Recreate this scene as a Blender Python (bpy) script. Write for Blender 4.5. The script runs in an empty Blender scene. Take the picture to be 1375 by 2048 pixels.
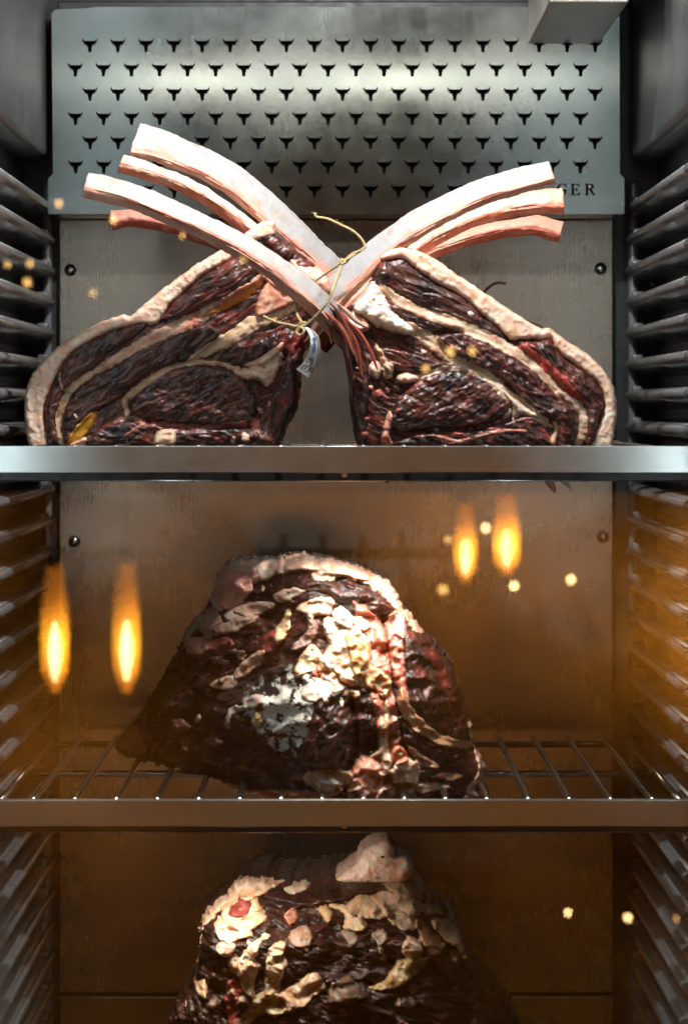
import bpy, bmesh, math, random
import numpy as np
from mathutils import Vector, Matrix

# ------------------------------------------------------------------ camera, world, light
SC = bpy.context.scene
COL = SC.collection
F = 5790.0            # focal length in photograph pixels
CX, CY, CZ = 680.0, 815.0, 0.9   # optical axis in the photograph, eye height
cam = bpy.data.cameras.new('camera')
cam.sensor_fit = 'VERTICAL'; cam.sensor_height = 24.0
cam.lens = 24.0 * F / 2048.0
cam.shift_x = (687.5 - CX) / 2048.0
cam.shift_y = -(1024.0 - CY) / 2048.0
cam.clip_start = 0.05; cam.clip_end = 100
cam.dof.use_dof = True; cam.dof.focus_distance = 2.62; cam.dof.aperture_fstop = 6.3
co = bpy.data.objects.new('camera', cam); COL.objects.link(co)
co.location = (0, 0, CZ); co.rotation_euler = (math.radians(90), 0, 0)
SC.camera = co

W = bpy.data.worlds.new('World'); SC.world = W; W.use_nodes = True
W.node_tree.nodes['Background'].inputs[0].default_value = (.5, .3, .14, 1)
W.node_tree.nodes['Background'].inputs[1].default_value = 0.012

def area(name, loc, target, sx, sy, power, col, spread=180):
    l = bpy.data.lights.new(name, 'AREA'); l.shape = 'RECTANGLE'; l.size = sx; l.size_y = sy
    l.energy = power; l.color = col; l.spread = math.radians(spread)
    o = bpy.data.objects.new(name, l); COL.objects.link(o)
    o.location = loc
    o.rotation_euler = (Vector(target) - Vector(loc)).to_track_quat('-Z', 'Y').to_euler()
    return o
COOL = (.96, .97, 1.0)
area('led_or_fill_bar', (0.0, 2.30, 1.45), (0, 2.60, .90), .05, .02, 7.8, COOL)          # LED bar behind the door header
area('led_or_fill_bar', (0.0, 2.295, 1.244), (0, 2.8, 1.15), .50, .012, .46, (1.0, .97, .88))   # thin strip along its lower edge
area('led_strip', (-.281, 2.295, 1.05), (.0, 2.72, 1.0), .012, .7, .40, (.70, .90, 1.0))   # LED strips inside the door posts
area('led_strip', (.281, 2.295, 1.05), (.0, 2.72, 1.0), .012, .7, .40, (.70, .90, 1.0))
area('led_or_fill_bar', (0.03, 2.424, .834), (0.01, 2.50, .55), .16, .010, .46, (1.0, .94, .84), 86)      # fill light added under the upper shelf to brighten the middle roast
area('led_or_fill_bar', (-.09, 2.424, .541), (-.06, 2.52, .30), .08, .010, .34, (1.0, .90, .74), 165)  # second added fill, below the lower shelf, for the bottom roast
area('room_fill', (.3, -2.6, 2.6), (.2, -4.2, -.3), .8, .8, 9, (1.0, .52, .13))  # unseen light added so the room mirrors as a warm brown veil
for (lx, lz, lp) in ((.50, .38, 6.0), (1.28, .20, 16), (-1.0, -.25, 2.4), (-1.4, .25, 1.6), (.95, -.85, 1.0), (-.75, -.95, .9)):      # unseen lights added to pool amber on the wall behind the viewer
    area('wall_pool_fill', (lx, -4.45, lz + .12), (lx, -5.0, lz), .12, .12, lp * .8, (1.0, .47, .10), 100)

vs = SC.view_settings
SC.display_settings.display_device = 'sRGB'
vs.view_transform = 'Standard'; vs.look = 'None'; vs.gamma = 1.0; vs.exposure = 0.0; vs.use_curve_mapping = False
SC.render.engine = 'CYCLES'
SC.cycles.use_denoising = True; SC.cycles.adaptive_threshold = .006; SC.cycles.adaptive_min_samples = 48
SC.cycles.max_bounces = 8; SC.cycles.transparent_max_bounces = 16
SC.cycles.sample_clamp_indirect = 6.0
SC.cycles.caustics_reflective = False; SC.cycles.caustics_refractive = False

# ------------------------------------------------------------------ helpers
def pxm(Y): return F / Y
def P(px, py, Y): return Vector(((px - CX) * Y / F, Y, CZ + (CY - py) * Y / F))

def props(o, label=None, cat=None, group=None, kind=None):
    if label: o['label'] = label
    if cat: o['category'] = cat
    if group: o['group'] = group
    if kind: o['kind'] = kind
    return o
def empty(name, loc, label=None, cat=None, group=None, kind=None):
    o = bpy.data.objects.new(name, None); COL.objects.link(o); o.location = loc; o.empty_display_size = .02
    return props(o, label, cat, group, kind)
def link(name, me, mat=None, parent=None, loc=None):
    """Mesh in world coordinates; moved to the parent's frame."""
    o = bpy.data.objects.new(name, me); COL.objects.link(o)
    if mat is not None and len(me.materials) == 0: me.materials.append(mat)
    if loc is not None: o.location = loc
    if parent is not None:
        o.parent = parent
        if parent.type == 'EMPTY': o.matrix_parent_inverse = Matrix.Translation(-parent.location)   # mesh parents stand at the origin
    return o
def bm_mesh(bm, name, smooth=False):
    me = bpy.data.meshes.new(name); bm.normal_update(); bm.to_mesh(me); bm.free()
    if smooth:
        me.polygons.foreach_set('use_smooth', [True] * len(me.polygons))
    return me
def add_box(bm, lo, hi, bev=0.0, seg=2):
    r = bmesh.ops.create_cube(bm, size=1.0)
    vsx = r['verts']
    for v in vsx:
        v.co = Vector([(lo[i] + hi[i]) / 2 + v.co[i] * (hi[i] - lo[i]) for i in range(3)])
    if bev > 0:
        es = list({e for v in vsx for e in v.link_edges})
        bmesh.ops.bevel(bm, geom=es, offset=bev, segments=seg, profile=.5, affect='EDGES')
def box(name, lo, hi, mat, parent=None, bev=0.0015):
    bm = bmesh.new(); add_box(bm, lo, hi, bev)
    return link(name, bm_mesh(bm, name), mat, parent)
def np_mesh(name, V, Q, C=None, smooth=True, A=None):
    me = bpy.data.meshes.new(name)
    V = np.asarray(V, dtype=np.float32); Q = np.asarray(Q, dtype=np.int32)
    me.vertices.add(len(V)); me.vertices.foreach_set('co', V.ravel())
    me.loops.add(Q.size); me.loops.foreach_set('vertex_index', Q.ravel())
    me.polygons.add(len(Q))
    me.polygons.foreach_set('loop_start', np.arange(0, Q.size, Q.shape[1], dtype=np.int32))
    me.update(calc_edges=True)
    if smooth: me.polygons.foreach_set('use_smooth', np.ones(len(Q), dtype=bool))
    if C is not None:
        a = me.color_attributes.new('Col', 'FLOAT_COLOR', 'POINT')
        a.data.foreach_set('color', np.concatenate([C, np.ones((len(C), 1))], 1).astype(np.float32).ravel())
    me.validate()
    return me

def catmull(pts, n=6, closed=False):
    p = np.asarray(pts, float); N = len(p); out = []
    rng = range(N if closed else N - 1)
    for i in rng:
        if closed: a, b, c, d = p[i - 1], p[i], p[(i + 1) % N], p[(i + 2) % N]
        else: a, b, c, d = p[max(i - 1, 0)], p[i], p[i + 1], p[min(i + 2, N - 1)]
        for k in range(n):
            t = k / n
            out.append(.5 * ((2 * b) + (-a + c) * t + (2 * a - 5 * b + 4 * c - d) * t * t + (-a + 3 * b - 3 * c + d) * t ** 3))
    if not closed: out.append(p[-1])
    return np.array(out)

# ---- numpy gradient noise
def _h(ix, iy, seed):
    n = (ix.astype(np.int64) * 374761393 + iy.astype(np.int64) * 668265263 + seed * 1442695041) & 0xffffffff
    n = ((n ^ (n >> 13)) * 1274126177) & 0xffffffff
    return ((n ^ (n >> 16)) & 0xffff) / 65536.0 * 2 * np.pi
def pn(x, y, seed=0):
    x = np.asarray(x, float); y = np.asarray(y, float)
    x0 = np.floor(x); y0 = np.floor(y); fx = x - x0; fy = y - y0
    u = fx * fx * fx * (fx * (fx * 6 - 15) + 10); v = fy * fy * fy * (fy * (fy * 6 - 15) + 10)
    def g(i, j):
        a = _h(x0 + i, y0 + j, seed); return np.cos(a) * (fx - i) + np.sin(a) * (fy - j)
    return ((g(0, 0) * (1 - u) + g(1, 0) * u) * (1 - v) + (g(0, 1) * (1 - u) + g(1, 1) * u) * v) * 1.5
def fbm(x, y, seed=0, o=4, gain=.5):
    s = 0; a = 1; t = 0
    for k in range(o):
        s = s + a * pn(x * 2 ** k, y * 2 ** k, seed + k * 17); t += a; a *= gain
    return s / t
def sstep(a, b, x):
    t = np.clip((x - a) / (b - a), 0, 1); return t * t * (3 - 2 * t)
def mixc(c0, c1, f): return c0 * (1 - f[..., None]) + np.asarray(c1) * f[..., None]

def sdf_poly(pts, X, Y):
    """positive inside"""
    d = np.full(X.shape, 1e9); ins = np.zeros(X.shape, bool); N = len(pts)
    for i in range(N):
        ax, ay = pts[i]; bx, by = pts[(i + 1) % N]
        ex, ey = bx - ax, by - ay; L = ex * ex + ey * ey + 1e-9
        t = np.clip(((X - ax) * ex + (Y - ay) * ey) / L, 0, 1)
        d = np.minimum(d, (X - ax - t * ex) ** 2 + (Y - ay - t * ey) ** 2)
        if ay != by:
            c = (ay > Y) != (by > Y)
            ins ^= c & (X < ex * (Y - ay) / ey + ax)
    d = np.sqrt(d); return np.where(ins, d, -d)
def sdf_stroke(pts, w, X, Y):
    d = np.full(X.shape, -1e9)
    for i in range(len(pts) - 1):
        ax, ay = pts[i]; bx, by = pts[i + 1]; ex, ey = bx - ax, by - ay; L = ex * ex + ey * ey + 1e-9
        t = np.clip(((X - ax) * ex + (Y - ay) * ey) / L, 0, 1)
        d = np.maximum(d, (w[i] + (w[i + 1] - w[i]) * t) - np.sqrt((X - ax - t * ex) ** 2 + (Y - ay - t * ey) ** 2))
    return d
def rprof(d, r):
    t = np.clip(d / r, 0, 1); return np.sqrt(np.maximum(0, 1 - (1 - t) ** 2))

# ------------------------------------------------------------------ materials
def nmat(name):
    m = bpy.data.materials.new(name); m.use_nodes = True
    nt = m.node_tree; return m, nt, nt.nodes['Principled BSDF']
def N(nt, t, **kw):
    n = nt.nodes.new(t)
    for k, v in kw.items():
        if k in n.inputs.keys() if hasattr(n, 'inputs') else False: n.inputs[k].default_value = v
        else: setattr(n, k, v)
    return n
def noise_node(nt, vec, scale, detail=4, rough=.55, vscale=None, coord='Object'):
    tc = N(nt, 'ShaderNodeTexCoord'); mp = N(nt, 'ShaderNodeMapping')
    nt.links.new(tc.outputs[coord], mp.inputs[0])
    if vscale: mp.inputs['Scale'].default_value = vscale
    n = N(nt, 'ShaderNodeTexNoise'); n.inputs['Scale'].default_value = scale
    n.inputs['Detail'].default_value = detail; n.inputs['Roughness'].default_value = rough
    nt.links.new(mp.outputs[0], n.inputs['Vector']); return n
def ramp(nt, src, stops):
    r = N(nt, 'ShaderNodeValToRGB'); e = r.color_ramp.elements
    while len(e) < len(stops): e.new(.5)
    for i, (p, c) in enumerate(stops): e[i].position = p; e[i].color = (*c, 1) if len(c) == 3 else c
    nt.links.new(src, r.inputs[0]); return r
def bump(nt, b, src, strength, dist, prev=None):
    n = N(nt, 'ShaderNodeBump'); n.inputs['Strength'].default_value = strength; n.inputs['Distance'].default_value = dist
    nt.links.new(src, n.inputs['Height'])
    if prev: nt.links.new(prev.outputs[0], n.inputs['Normal'])
    nt.links.new(n.outputs[0], b.inputs['Normal']); return n

def steel(name, col=(.55, .55, .54), rough=.3, aniso=.7, brush='Z', streak=.03, metal=1.0):
    """brushed stainless steel; brush = direction of the grain"""
    m, nt, b = nmat(name)
    b.inputs['Metallic'].default_value = 1.0
    b.inputs['Anisotropic'].default_value = aniso
    sc = {'Z': (900, 900, 9), 'X': (5, 1600, 1600), 'Y': (900, 9, 900)}[brush]
    n = noise_node(nt, None, 1.0, 3, .6, sc)
    big = noise_node(nt, None, 9.0, 6, .65)
    mr = N(nt, 'ShaderNodeMapRange'); nt.links.new(n.outputs[0], mr.inputs[0])
    mr.inputs['From Min'].default_value = .3; mr.inputs['From Max'].default_value = .7
    mr.inputs['To Min'].default_value = rough - streak; mr.inputs['To Max'].default_value = rough + streak
    ad = N(nt, 'ShaderNodeMath', operation='MULTIPLY_ADD'); nt.links.new(big.outputs[0], ad.inputs[0])
    ad.inputs[1].default_value = .30; nt.links.new(mr.outputs[0], ad.inputs[2])
    sb = N(nt, 'ShaderNodeMath', operation='SUBTRACT'); nt.links.new(ad.outputs[0], sb.inputs[0]); sb.inputs[1].default_value = .15
    nt.links.new(sb.outputs[0], b.inputs['Roughness'])
    r = ramp(nt, n.outputs[0], [(.3, tuple(c * .96 for c in col)), (.7, tuple(min(1, c * 1.03) for c in col))])
    sm = ramp(nt, big.outputs[0], [(.32, (.80, .79, .77)), (.66, (1.08, 1.08, 1.08))])
    mu = N(nt, 'ShaderNodeMix', data_type='RGBA', blend_type='MULTIPLY'); mu.inputs['Factor'].default_value = 1.0
    nt.links.new(r.outputs[0], mu.inputs['A']); nt.links.new(sm.outputs[0], mu.inputs['B'])
    nt.links.new(mu.outputs['Result'], b.inputs['Base Color'])
    t = N(nt, 'ShaderNodeTangent'); t.direction_type = 'RADIAL'; t.axis = 'Z'
    nt.links.new(t.outputs[0], b.inputs['Tangent'])
    if brush == 'X': b.inputs['Anisotropic Rotation'].default_value = .25
    bump(nt, b, n.outputs[0], .02, .0002)
    b.inputs['Metallic'].default_value = metal
    return m
M = {}
M['steel_panel'] = steel('brushed_steel_cover', (.215, .228, .215), .22, .75, 'Z', .015)
M['steel_back'] = steel('brushed_steel_back', (.27, .225, .18), .27, .5, 'Z', .018, .75)
M['steel_strip'] = steel('brushed_steel_strip', (.45, .45, .43), .40, .3, 'X', .05)
M['steel_box'] = steel('brushed_steel_box', (.62, .57, .52), .38, .3, 'Y')
M['steel_wall'] = steel('brushed_steel_wall', (.20, .205, .21), .38, .5, 'Z')
def plastic(name, col, rough, scale=60, var=.35, metal=0.0, rv=.09):
    m, nt, b = nmat(name)
    n = noise_node(nt, None, scale, 5, .6)
    r = ramp(nt, n.outputs[0], [(.3, tuple(c * (1 - var) for c in col)), (.7, tuple(c * (1 + var) for c in col))])
    nt.links.new(r.outputs[0], b.inputs['Base Color']); b.inputs['Metallic'].default_value = metal
    r2 = ramp(nt, n.outputs[0], [(.3, (max(.03, rough - rv),) * 3), (.7, (rough + rv,) * 3)])
    nt.links.new(r2.outputs[0], b.inputs['Roughness'])
    n2 = noise_node(nt, None, 900, 2); bump(nt, b, n2.outputs[0], .08, .0005)
    return m
M['abs'] = plastic('grey_plastic', (.17, .172, .17), .18, 30, .10, 0.25, .04)
M['abs_wall'] = plastic('dark_plastic_wall', (.035, .036, .036), .36)
M['black'] = plastic('black_rubber', (.010, .010, .010), .5)
M['void'] = plastic('matt_black_opening', (.0025, .0025, .0025), .9)
M['void'].node_tree.nodes['Principled BSDF'].inputs['Specular IOR Level'].default_value = .05
M['wire'] = plastic('shelf_wire_steel', (.58, .54, .48), .22, 60, .08, 1.0, .05)
M['screw'] = plastic('screw_steel', (.45, .44, .42), .2, 200, .2, 1.0)
M['wood'] = plastic('oiled_wood', (.40, .27, .075), .55, 2.2, .75)
M['brass'] = plastic('aged_brass', (.4, .26, .10), .35, 60, .2, 1.0)

def meat_mat(name, rough, sss=0.0, bscale=700, bstr=.35, spec=.5, coat=0.0, grain=.35):
    m, nt, b = nmat(name)
    a = N(nt, 'ShaderNodeAttribute', attribute_name='Col')
    n = noise_node(nt, None, bscale, 4, .65)
    n2 = noise_node(nt, None, bscale * .28, 4, .6)
    mul = N(nt, 'ShaderNodeMix', data_type='RGBA', blend_type='MULTIPLY'); mul.inputs['Factor'].default_value = 1.0
    r = ramp(nt, n.outputs[0], [(.28, (1 - grain,) * 3), (.72, (1 + grain,) * 3)])
    nt.links.new(a.outputs['Color'], mul.inputs['A']); nt.links.new(r.outputs[0], mul.inputs['B'])
    nt.links.new(mul.outputs['Result'], b.inputs['Base Color'])
    rr = ramp(nt, n2.outputs[0], [(.32, (max(.05, rough - .16),) * 3), (.68, (rough + .16,) * 3)])
    nt.links.new(rr.outputs[0], b.inputs['Roughness'])
    b.inputs['Specular IOR Level'].default_value = spec
    if sss > 0:
        b.inputs['Subsurface Weight'].default_value = sss
        b.inputs['Subsurface Radius'].default_value = (1.0, .42, .25); b.inputs['Subsurface Scale'].default_value = .007
    if coat: b.inputs['Coat Weight'].default_value = coat; b.inputs['Coat Roughness'].default_value = .25
    b1 = bump(nt, b, n2.outputs[0], bstr, .0022)
    bump(nt, b, n.outputs[0], bstr * .8, .0009, b1)
    return m
M['lean'] = meat_mat('aged_lean_meat', .33, 0, 620, .45, .45, .12, .35)
M['fat'] = meat_mat('beef_fat', .40, .55, 420, .16, .45, 0, .08)
M['bone'] = meat_mat('rib_bone', .50, .08, 420, .30, .35, 0, .10)
M['crust'] = meat_mat('dry_beef_crust', .42, 0, 560, .5, .42, .05, .4)
M['mold'] = meat_mat('mould_crust', .62, 0, 700, .6, .3, 0, .4)

def emis(name, col, s):
    m = bpy.data.materials.new(name); m.use_nodes = True; nt = m.node_tree
    nt.nodes.remove(nt.nodes['Principled BSDF'])
    e = N(nt, 'ShaderNodeEmission'); e.inputs[0].default_value = (*col, 1); e.inputs[1].default_value = s
    nt.links.new(e.outputs[0], nt.nodes['Material Output'].inputs[0]); return m
def glass_pane_mat():
    m = bpy.data.materials.new('door_glass'); m.use_nodes = True; nt = m.node_tree
    nt.nodes.remove(nt.nodes['Principled BSDF'])
    t = N(nt, 'ShaderNodeBsdfTransparent'); t.inputs[0].default_value = (.985, .99, .985, 1)
    g = N(nt, 'ShaderNodeBsdfGlossy'); g.inputs['Roughness'].default_value = .0; g.inputs['Color'].default_value = (1, 1, 1, 1)
    f = N(nt, 'ShaderNodeFresnel'); f.inputs['IOR'].default_value = 1.52
    mx = N(nt, 'ShaderNodeMixShader')
    nt.links.new(f.outputs[0], mx.inputs[0]); nt.links.new(t.outputs[0], mx.inputs[1]); nt.links.new(g.outputs[0], mx.inputs[2])
    nt.links.new(mx.outputs[0], nt.nodes['Material Output'].inputs[0]); return m
M['glass'] = glass_pane_mat()

# ------------------------------------------------------------------ cabinet
YB = 2.97      # back panel
YC = 2.88      # evaporator cover
CAB = empty('dry_aging_cabinet', (0, 2.65, .2), 'steel and black plastic dry aging cabinet with ribbed side walls and perforated cover', 'cabinet')
XW = .325; XT = .289; ZTOP = 1.47; ZBOT = .22; YF = 2.31

back = box('rear_wall', (-.36, YB + .012, ZBOT), (.36, YB + .04, ZTOP), M['black'], CAB)
box('ceiling_panel', (-.36, 2.41, ZTOP), (.36, YB + .04, ZTOP + .02), M['black'], CAB)
# two back plates
bp = box('back_panel', (-.2875, YB, .30), (.2790, YB + .006, P(0, 440, YB).z), M['steel_back'], CAB, .0008)
box('back_panel', (-.2875, YB, .20), (.2790, YB + .006, .2955), M['steel_back'], CAB, .0008)
def screw(px, py):
    c = P(px, py, YB); bm = bmesh.new()
    bmesh.ops.create_uvsphere(bm, u_segments=20, v_segments=12, radius=.0048)
    for v in bm.verts:
        v.co.y *= .62
        v.co += Vector((c.x, YB - .0004, c.z))
    r = bmesh.ops.create_cone(bm, cap_ends=True, segments=24, radius1=.0062, radius2=.0056, depth=.0012)
    for v in r['verts']:
        v.co = Vector((v.co.x + c.x, v.co.z * 1 + YB - .0006, v.co.y + c.z))
    bmesh.ops.recalc_face_normals(bm, faces=bm.faces)
    link('screw', bm_mesh(bm, 'screw', True), M['screw'], bp)
for s in ((141, 540), (1200, 537), (149, 1083), (1205, 1074)): screw(*s)

# side walls with moulded ledges
zs = [CZ + (CY - (413 + 61.9 * k)) / pxm(2.955) for k in range(-1, 27)]
def ledge(side, z):
    prof = [(XW + .004, .006), (XT + .0065, .0015)]
    for k in range(7):
        a = math.radians(75 + k * 26)
        prof.append((XT + .0048 + math.cos(a) * .0048 if True else 0, -.0036 + math.sin(a) * .0048))
    prof += [(XT + .008, -.0092), (XW + .004, -.0185)]
    bm = bmesh.new(); y0, y1 = YF + .03, 2.952
    ys = [y0 + .004, y0 + .10, y0 + .101, y0 + .104, y0 + .105, y0 + .35, y1 - .16, y1 - .01, y1]
    sc = [1, 1, .82, .82, 1, 1, 1, 1, .80]
    rings = []
    for y, s in zip(ys, sc):
        ring = []
        for (x, dz) in prof:
            xx = XW + (x - XW) * (1 if s == 1 else (.985 if s == .82 else .9))
            ring.append(bm.verts.new((side * xx, y, z + dz * s)))
        rings.append(ring)
    for a, b in zip(rings[:-1], rings[1:]):
        for i in range(len(a)):
            j = (i + 1) % len(a); bm.faces.new((a[i], a[j], b[j], b[i]))
    bm.faces.new(rings[0]); bm.faces.new(rings[-1])
    # stop nub near the rear end
    add_box(bm, (min(side * (XT + .004), side * (XT + .016)), y1 - .045, z - .001), (max(side * (XT + .004), side * (XT + .016)), y1 - .033, z + .0062), .002)
    bmesh.ops.recalc_face_normals(bm, faces=bm.faces)
    me = bm_mesh(bm, 'ledge', True)
    return me
for side in (-1, 1):
    lo = (XW, YF, ZBOT) if side > 0 else (-XW - .04, YF, ZBOT)
    hi = (XW + .04, YB + .012, ZTOP) if side > 0 else (-XW, YB + .012, ZTOP)
    w = box('side_wall', lo, hi, M['abs_wall'], CAB, .001)
    base = ledge(side, 0.0)
    for z in zs:
        if z > 1.135: continue
        o = bpy.data.objects.new('ledge', base); COL.objects.link(o)
        if not base.materials: base.materials.append(M['abs'])
        o.parent = w; o.location = (0, 0, z)
    # rear corner post
    x0 = .2935; bm = bmesh.new()
    add_box(bm, (min(side * x0, side * (x0 + .010)), 2.945, ZBOT), (max(side * x0, side * (x0 + .010)), 2.962, 1.13), .004, 3)
    link('corner_post', bm_mesh(bm, 'corner_post', True), M['abs'], w)
    # smooth duct housing above the ledges
    bm = bmesh.new()
    xa = .2935
    add_box(bm, (min(side * xa, side * (XW + .01)), YF + .02, 1.149), (max(side * xa, side * (XW + .01)), 2.925, ZTOP - .002), .009, 4)
    link('duct_housing', bm_mesh(bm, 'duct_housing', True), M['steel_wall'], CAB)

# ---- perforated cover plate with bull-head openings (real holes)
BULL = [(0, -1.08), (.17, -1.05), (.27, -.92), (.24, -.70), (.32, -.34), (.44, .02), (.64, -.02), (.90, .10), (.74, .25),
        (.94, .33), (1.08, .54), (1.10, .80), (1.00, 1.06), (.95, .82), (.86, .67), (.70, .60), (.40, .66), (.18, .60)]
bull = BULL + [(-x, y) for (x, y) in reversed(BULL[1:])]
HS = 13.3 / pxm(YC)
heads = []
for r in range(7):
    py = 91.5 + 48.25 * r
    x0 = 181 if r % 2 == 0 else 152
    for k in range(19):
        px = x0 + 55.95 * k
        if px > 1195: continue
        if r == 6 and (px > 920): continue
        heads.append((px, py))
tilt = -.04
def cover_pt(px, py):
    """on the tilted cover plate (its lower edge stands forward)"""
    p = P(px, py, YC); dz = p.z - P(0, 428, YC).z
    return p.x, dz
zc0 = P(0, 428, YC).z
def serif_R():
    o = [(-.9, -1), (-.05, -1), (-.05, -.84), (-.28, -.8), (-.28, -.02), (-.05, -.02), (.42, -.85), (.52, -1), (1.05, -1), (1.05, -.84), (.86, -.8), (.36, .05),
         (.66, .22), (.76, .5), (.64, .82), (.32, 1), (-.9, 1), (-.9, .84), (-.7, .8), (-.7, -.8), (-.9, -.84)]
    i = [(-.28, .16), (.08, .16), (.30, .3), (.34, .52), (.26, .74), (.06, .84), (-.28, .84)]
    return [o, i]
def serif_E():
    return [[(-.85, -1), (.82, -1), (.9, -.42), (.74, -.42), (.55, -.76), (.30, -.84), (-.22, -.84), (-.22, -.06), (.12, -.08), (.26, -.34), (.40, -.34), (.40, .38), (.26, .38), (.12, .10), (-.22, .10),
             (-.22, .84), (.26, .84), (.48, .74), (.64, .46), (.78, .46), (.74, 1), (-.85, 1), (-.85, .84), (-.64, .8), (-.64, -.8), (-.85, -.84)]]
def serif_G():
    return [[(.9, .36), (.74, .36), (.55, .70), (.2, .88), (-.15, .80), (-.38, .5), (-.44, 0), (-.38, -.5), (-.15, -.80), (.12, -.88), (.36, -.80), (.36, -.22), (.14, -.18), (.14, -.02), (1.02, -.02),
             (1.02, -.18), (.80, -.22), (.80, -.82), (.4, -.98), (0, -1.02), (-.45, -.92), (-.78, -.6), (-.92, 0), (-.78, .58), (-.45, .92), (0, 1.03), (.35, .98), (.6, .84), (.74, 1.0), (.86, 1.0)]]
LET = [(1122, 379, serif_G()), (1149, 379, serif_E()), (1178, 379, serif_R())]
LS = 11.5 / pxm(YC)

def fill_curve(loops, name, extr, mat, parent=None):
    cu = bpy.data.curves.new(name, 'CURVE'); cu.dimensions = '2D'; cu.fill_mode = 'BOTH'; cu.extrude = extr
    for lp in loops:
        s = cu.splines.new('POLY'); s.points.add(len(lp) - 1); s.use_cyclic_u = True
        for p, (x, y) in zip(s.points, lp): p.co = (x, y, 0, 1)
    o = bpy.data.objects.new(name + '_tmp', cu); COL.objects.link(o)
    dg = bpy.context.evaluated_depsgraph_get(); dg.update()
    me = bpy.data.meshes.new_from_object(o.evaluated_get(dg))
    bpy.data.objects.remove(o); bpy.data.curves.remove(cu)
    me.name = name
    return me
outer_px = [(97, 428), (97, 358), (107, 348), (105, 30), (112, 21), (170, 19), (196, 16), (1228, 16), (1236, 24), (1238, 348), (1247, 357), (1247, 428)]
loops = [[cover_pt(x, y) for (x, y) in outer_px]]
for (hx, hy) in heads:
    c = cover_pt(hx, hy); loops.append([(c[0] + x * HS * 1.0, c[1] + y * HS * 1.0) for (x, y) in bull])
for (lx, ly, ls) in LET:
    c = cover_pt(lx, ly)
    for lp in ls[:1]: loops.append([(c[0] + x * LS * .95, c[1] + y * LS) for (x, y) in lp])
me = fill_curve(loops, 'evaporator_cover', .0006, None)
ct, st = math.cos(tilt), math.sin(tilt)
def cover_xf(me, back=0.0):
    n = len(me.vertices); a = np.zeros(n * 3, np.float32); me.vertices.foreach_get('co', a); a = a.reshape(-1, 3)
    out = np.empty_like(a)
    out[:, 0] = a[:, 0]
    out[:, 1] = YC + a[:, 1] * st - a[:, 2] * ct + back
    out[:, 2] = zc0 + a[:, 1] * ct + a[:, 2] * st
    me.vertices.foreach_set('co', out.ravel()); me.update()
cover_xf(me)
cover = link('evaporator_cover', me, M['steel_panel'], CAB)
cover['label'] = 'brushed steel cover plate with rows of bull head cutouts'
# near-black plate added behind each opening, for the shade inside it
hb = fill_curve([[(x * HS * 1.10, y * HS * 1.06) for (x, y) in bull]], 'bull_head', .0003, None)
cover_xf(hb, .0085); hb.materials.append(M['void'])
v = np.zeros(len(hb.vertices) * 3, np.float32); hb.vertices.foreach_get('co', v); v = v.reshape(-1, 3); v[:, 2] -= zc0; v[:, 1] -= YC
hb.vertices.foreach_set('co', v.ravel())
for (hx, hy) in heads:
    c = cover_pt(hx, hy)
    o = bpy.data.objects.new('bull_head', hb); COL.objects.link(o); o.parent = cover
    o.location = (c[0], YC + c[1] * st, zc0 + c[1] * ct)
for (lx, ly, ls) in LET:
    c = cover_pt(lx, ly)
    me = fill_curve([[(c[0] + x * LS * .97, c[1] + y * LS * 1.02) for (x, y) in ls[0]]], 'letter', .0003, None)
    cover_xf(me, .006); link('letter', me, M['void'], cover)  # near-black plate added for the shade inside the letter
    if len(ls) > 1:
        me = fill_curve([[(c[0] + x * LS * .95, c[1] + y * LS) for (x, y) in ls[1]]], 'letter_counter', .0006, None)
        cover_xf(me); link('letter_counter', me, M['steel_panel'], cover)
# folded rim and dark box behind the cover
box('evaporator_box', (-.283, YC + .022, zc0 + .004), (.276, YB + .010, zc0 + .215), M['black'], CAB)
box('cover_lip', (-.289, YC + .004, zc0 + .0004), (.2815, YB - .001, zc0 + .0022), M['steel_back'], CAB, .0004)
# sensor housing under the ceiling
bm = bmesh.new(); add_box(bm, (.186, 2.58, 1.261), (.257, 2.872, ZTOP - .001), .0018, 3)
fh = link('fan_housing', bm_mesh(bm, 'fan_housing'), M['steel_box'], CAB)
fh['label'] = 'small steel box hanging from the ceiling in the upper corner'
# door glass
box('door_pane', (-.36, 2.262, .20), (.36, 2.268, 1.46), M['glass'], CAB, 0)

# ------------------------------------------------------------------ shelves
def tube(pts, r, seg=10, cap=True, rr=None):
    """bmesh tube through points"""
    bm = bmesh.new(); pts = [Vector(p) for p in pts]; rings = []
    t0 = (pts[1] - pts[0]).normalized(); up = Vector((0, 0, 1)) if abs(t0.z) < .9 else Vector((1, 0, 0))
    nrm = t0.cross(up).normalized()
    for i, p in enumerate(pts):
        t = (pts[min(i + 1, len(pts) - 1)] - pts[max(i - 1, 0)]).normalized()
        nrm = (nrm - t * nrm.dot(t)).normalized(); bn = t.cross(nrm)
        R = rr[i] if rr else r
        rings.append([bm.verts.new(p + (nrm * math.cos(a) + bn * math.sin(a)) * R) for a in [2 * math.pi * k / seg for k in range(seg)]])
    for a, b in zip(rings[:-1], rings[1:]):
        for i in range(seg):
            j = (i + 1) % seg; bm.faces.new((a[i], a[j], b[j], b[i]))
    if cap: bm.faces.new(list(reversed(rings[0]))); bm.faces.new(rings[-1])
    bmesh.ops.recalc_face_normals(bm, faces=bm.faces)
    return bm
YS = 2.40
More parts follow.
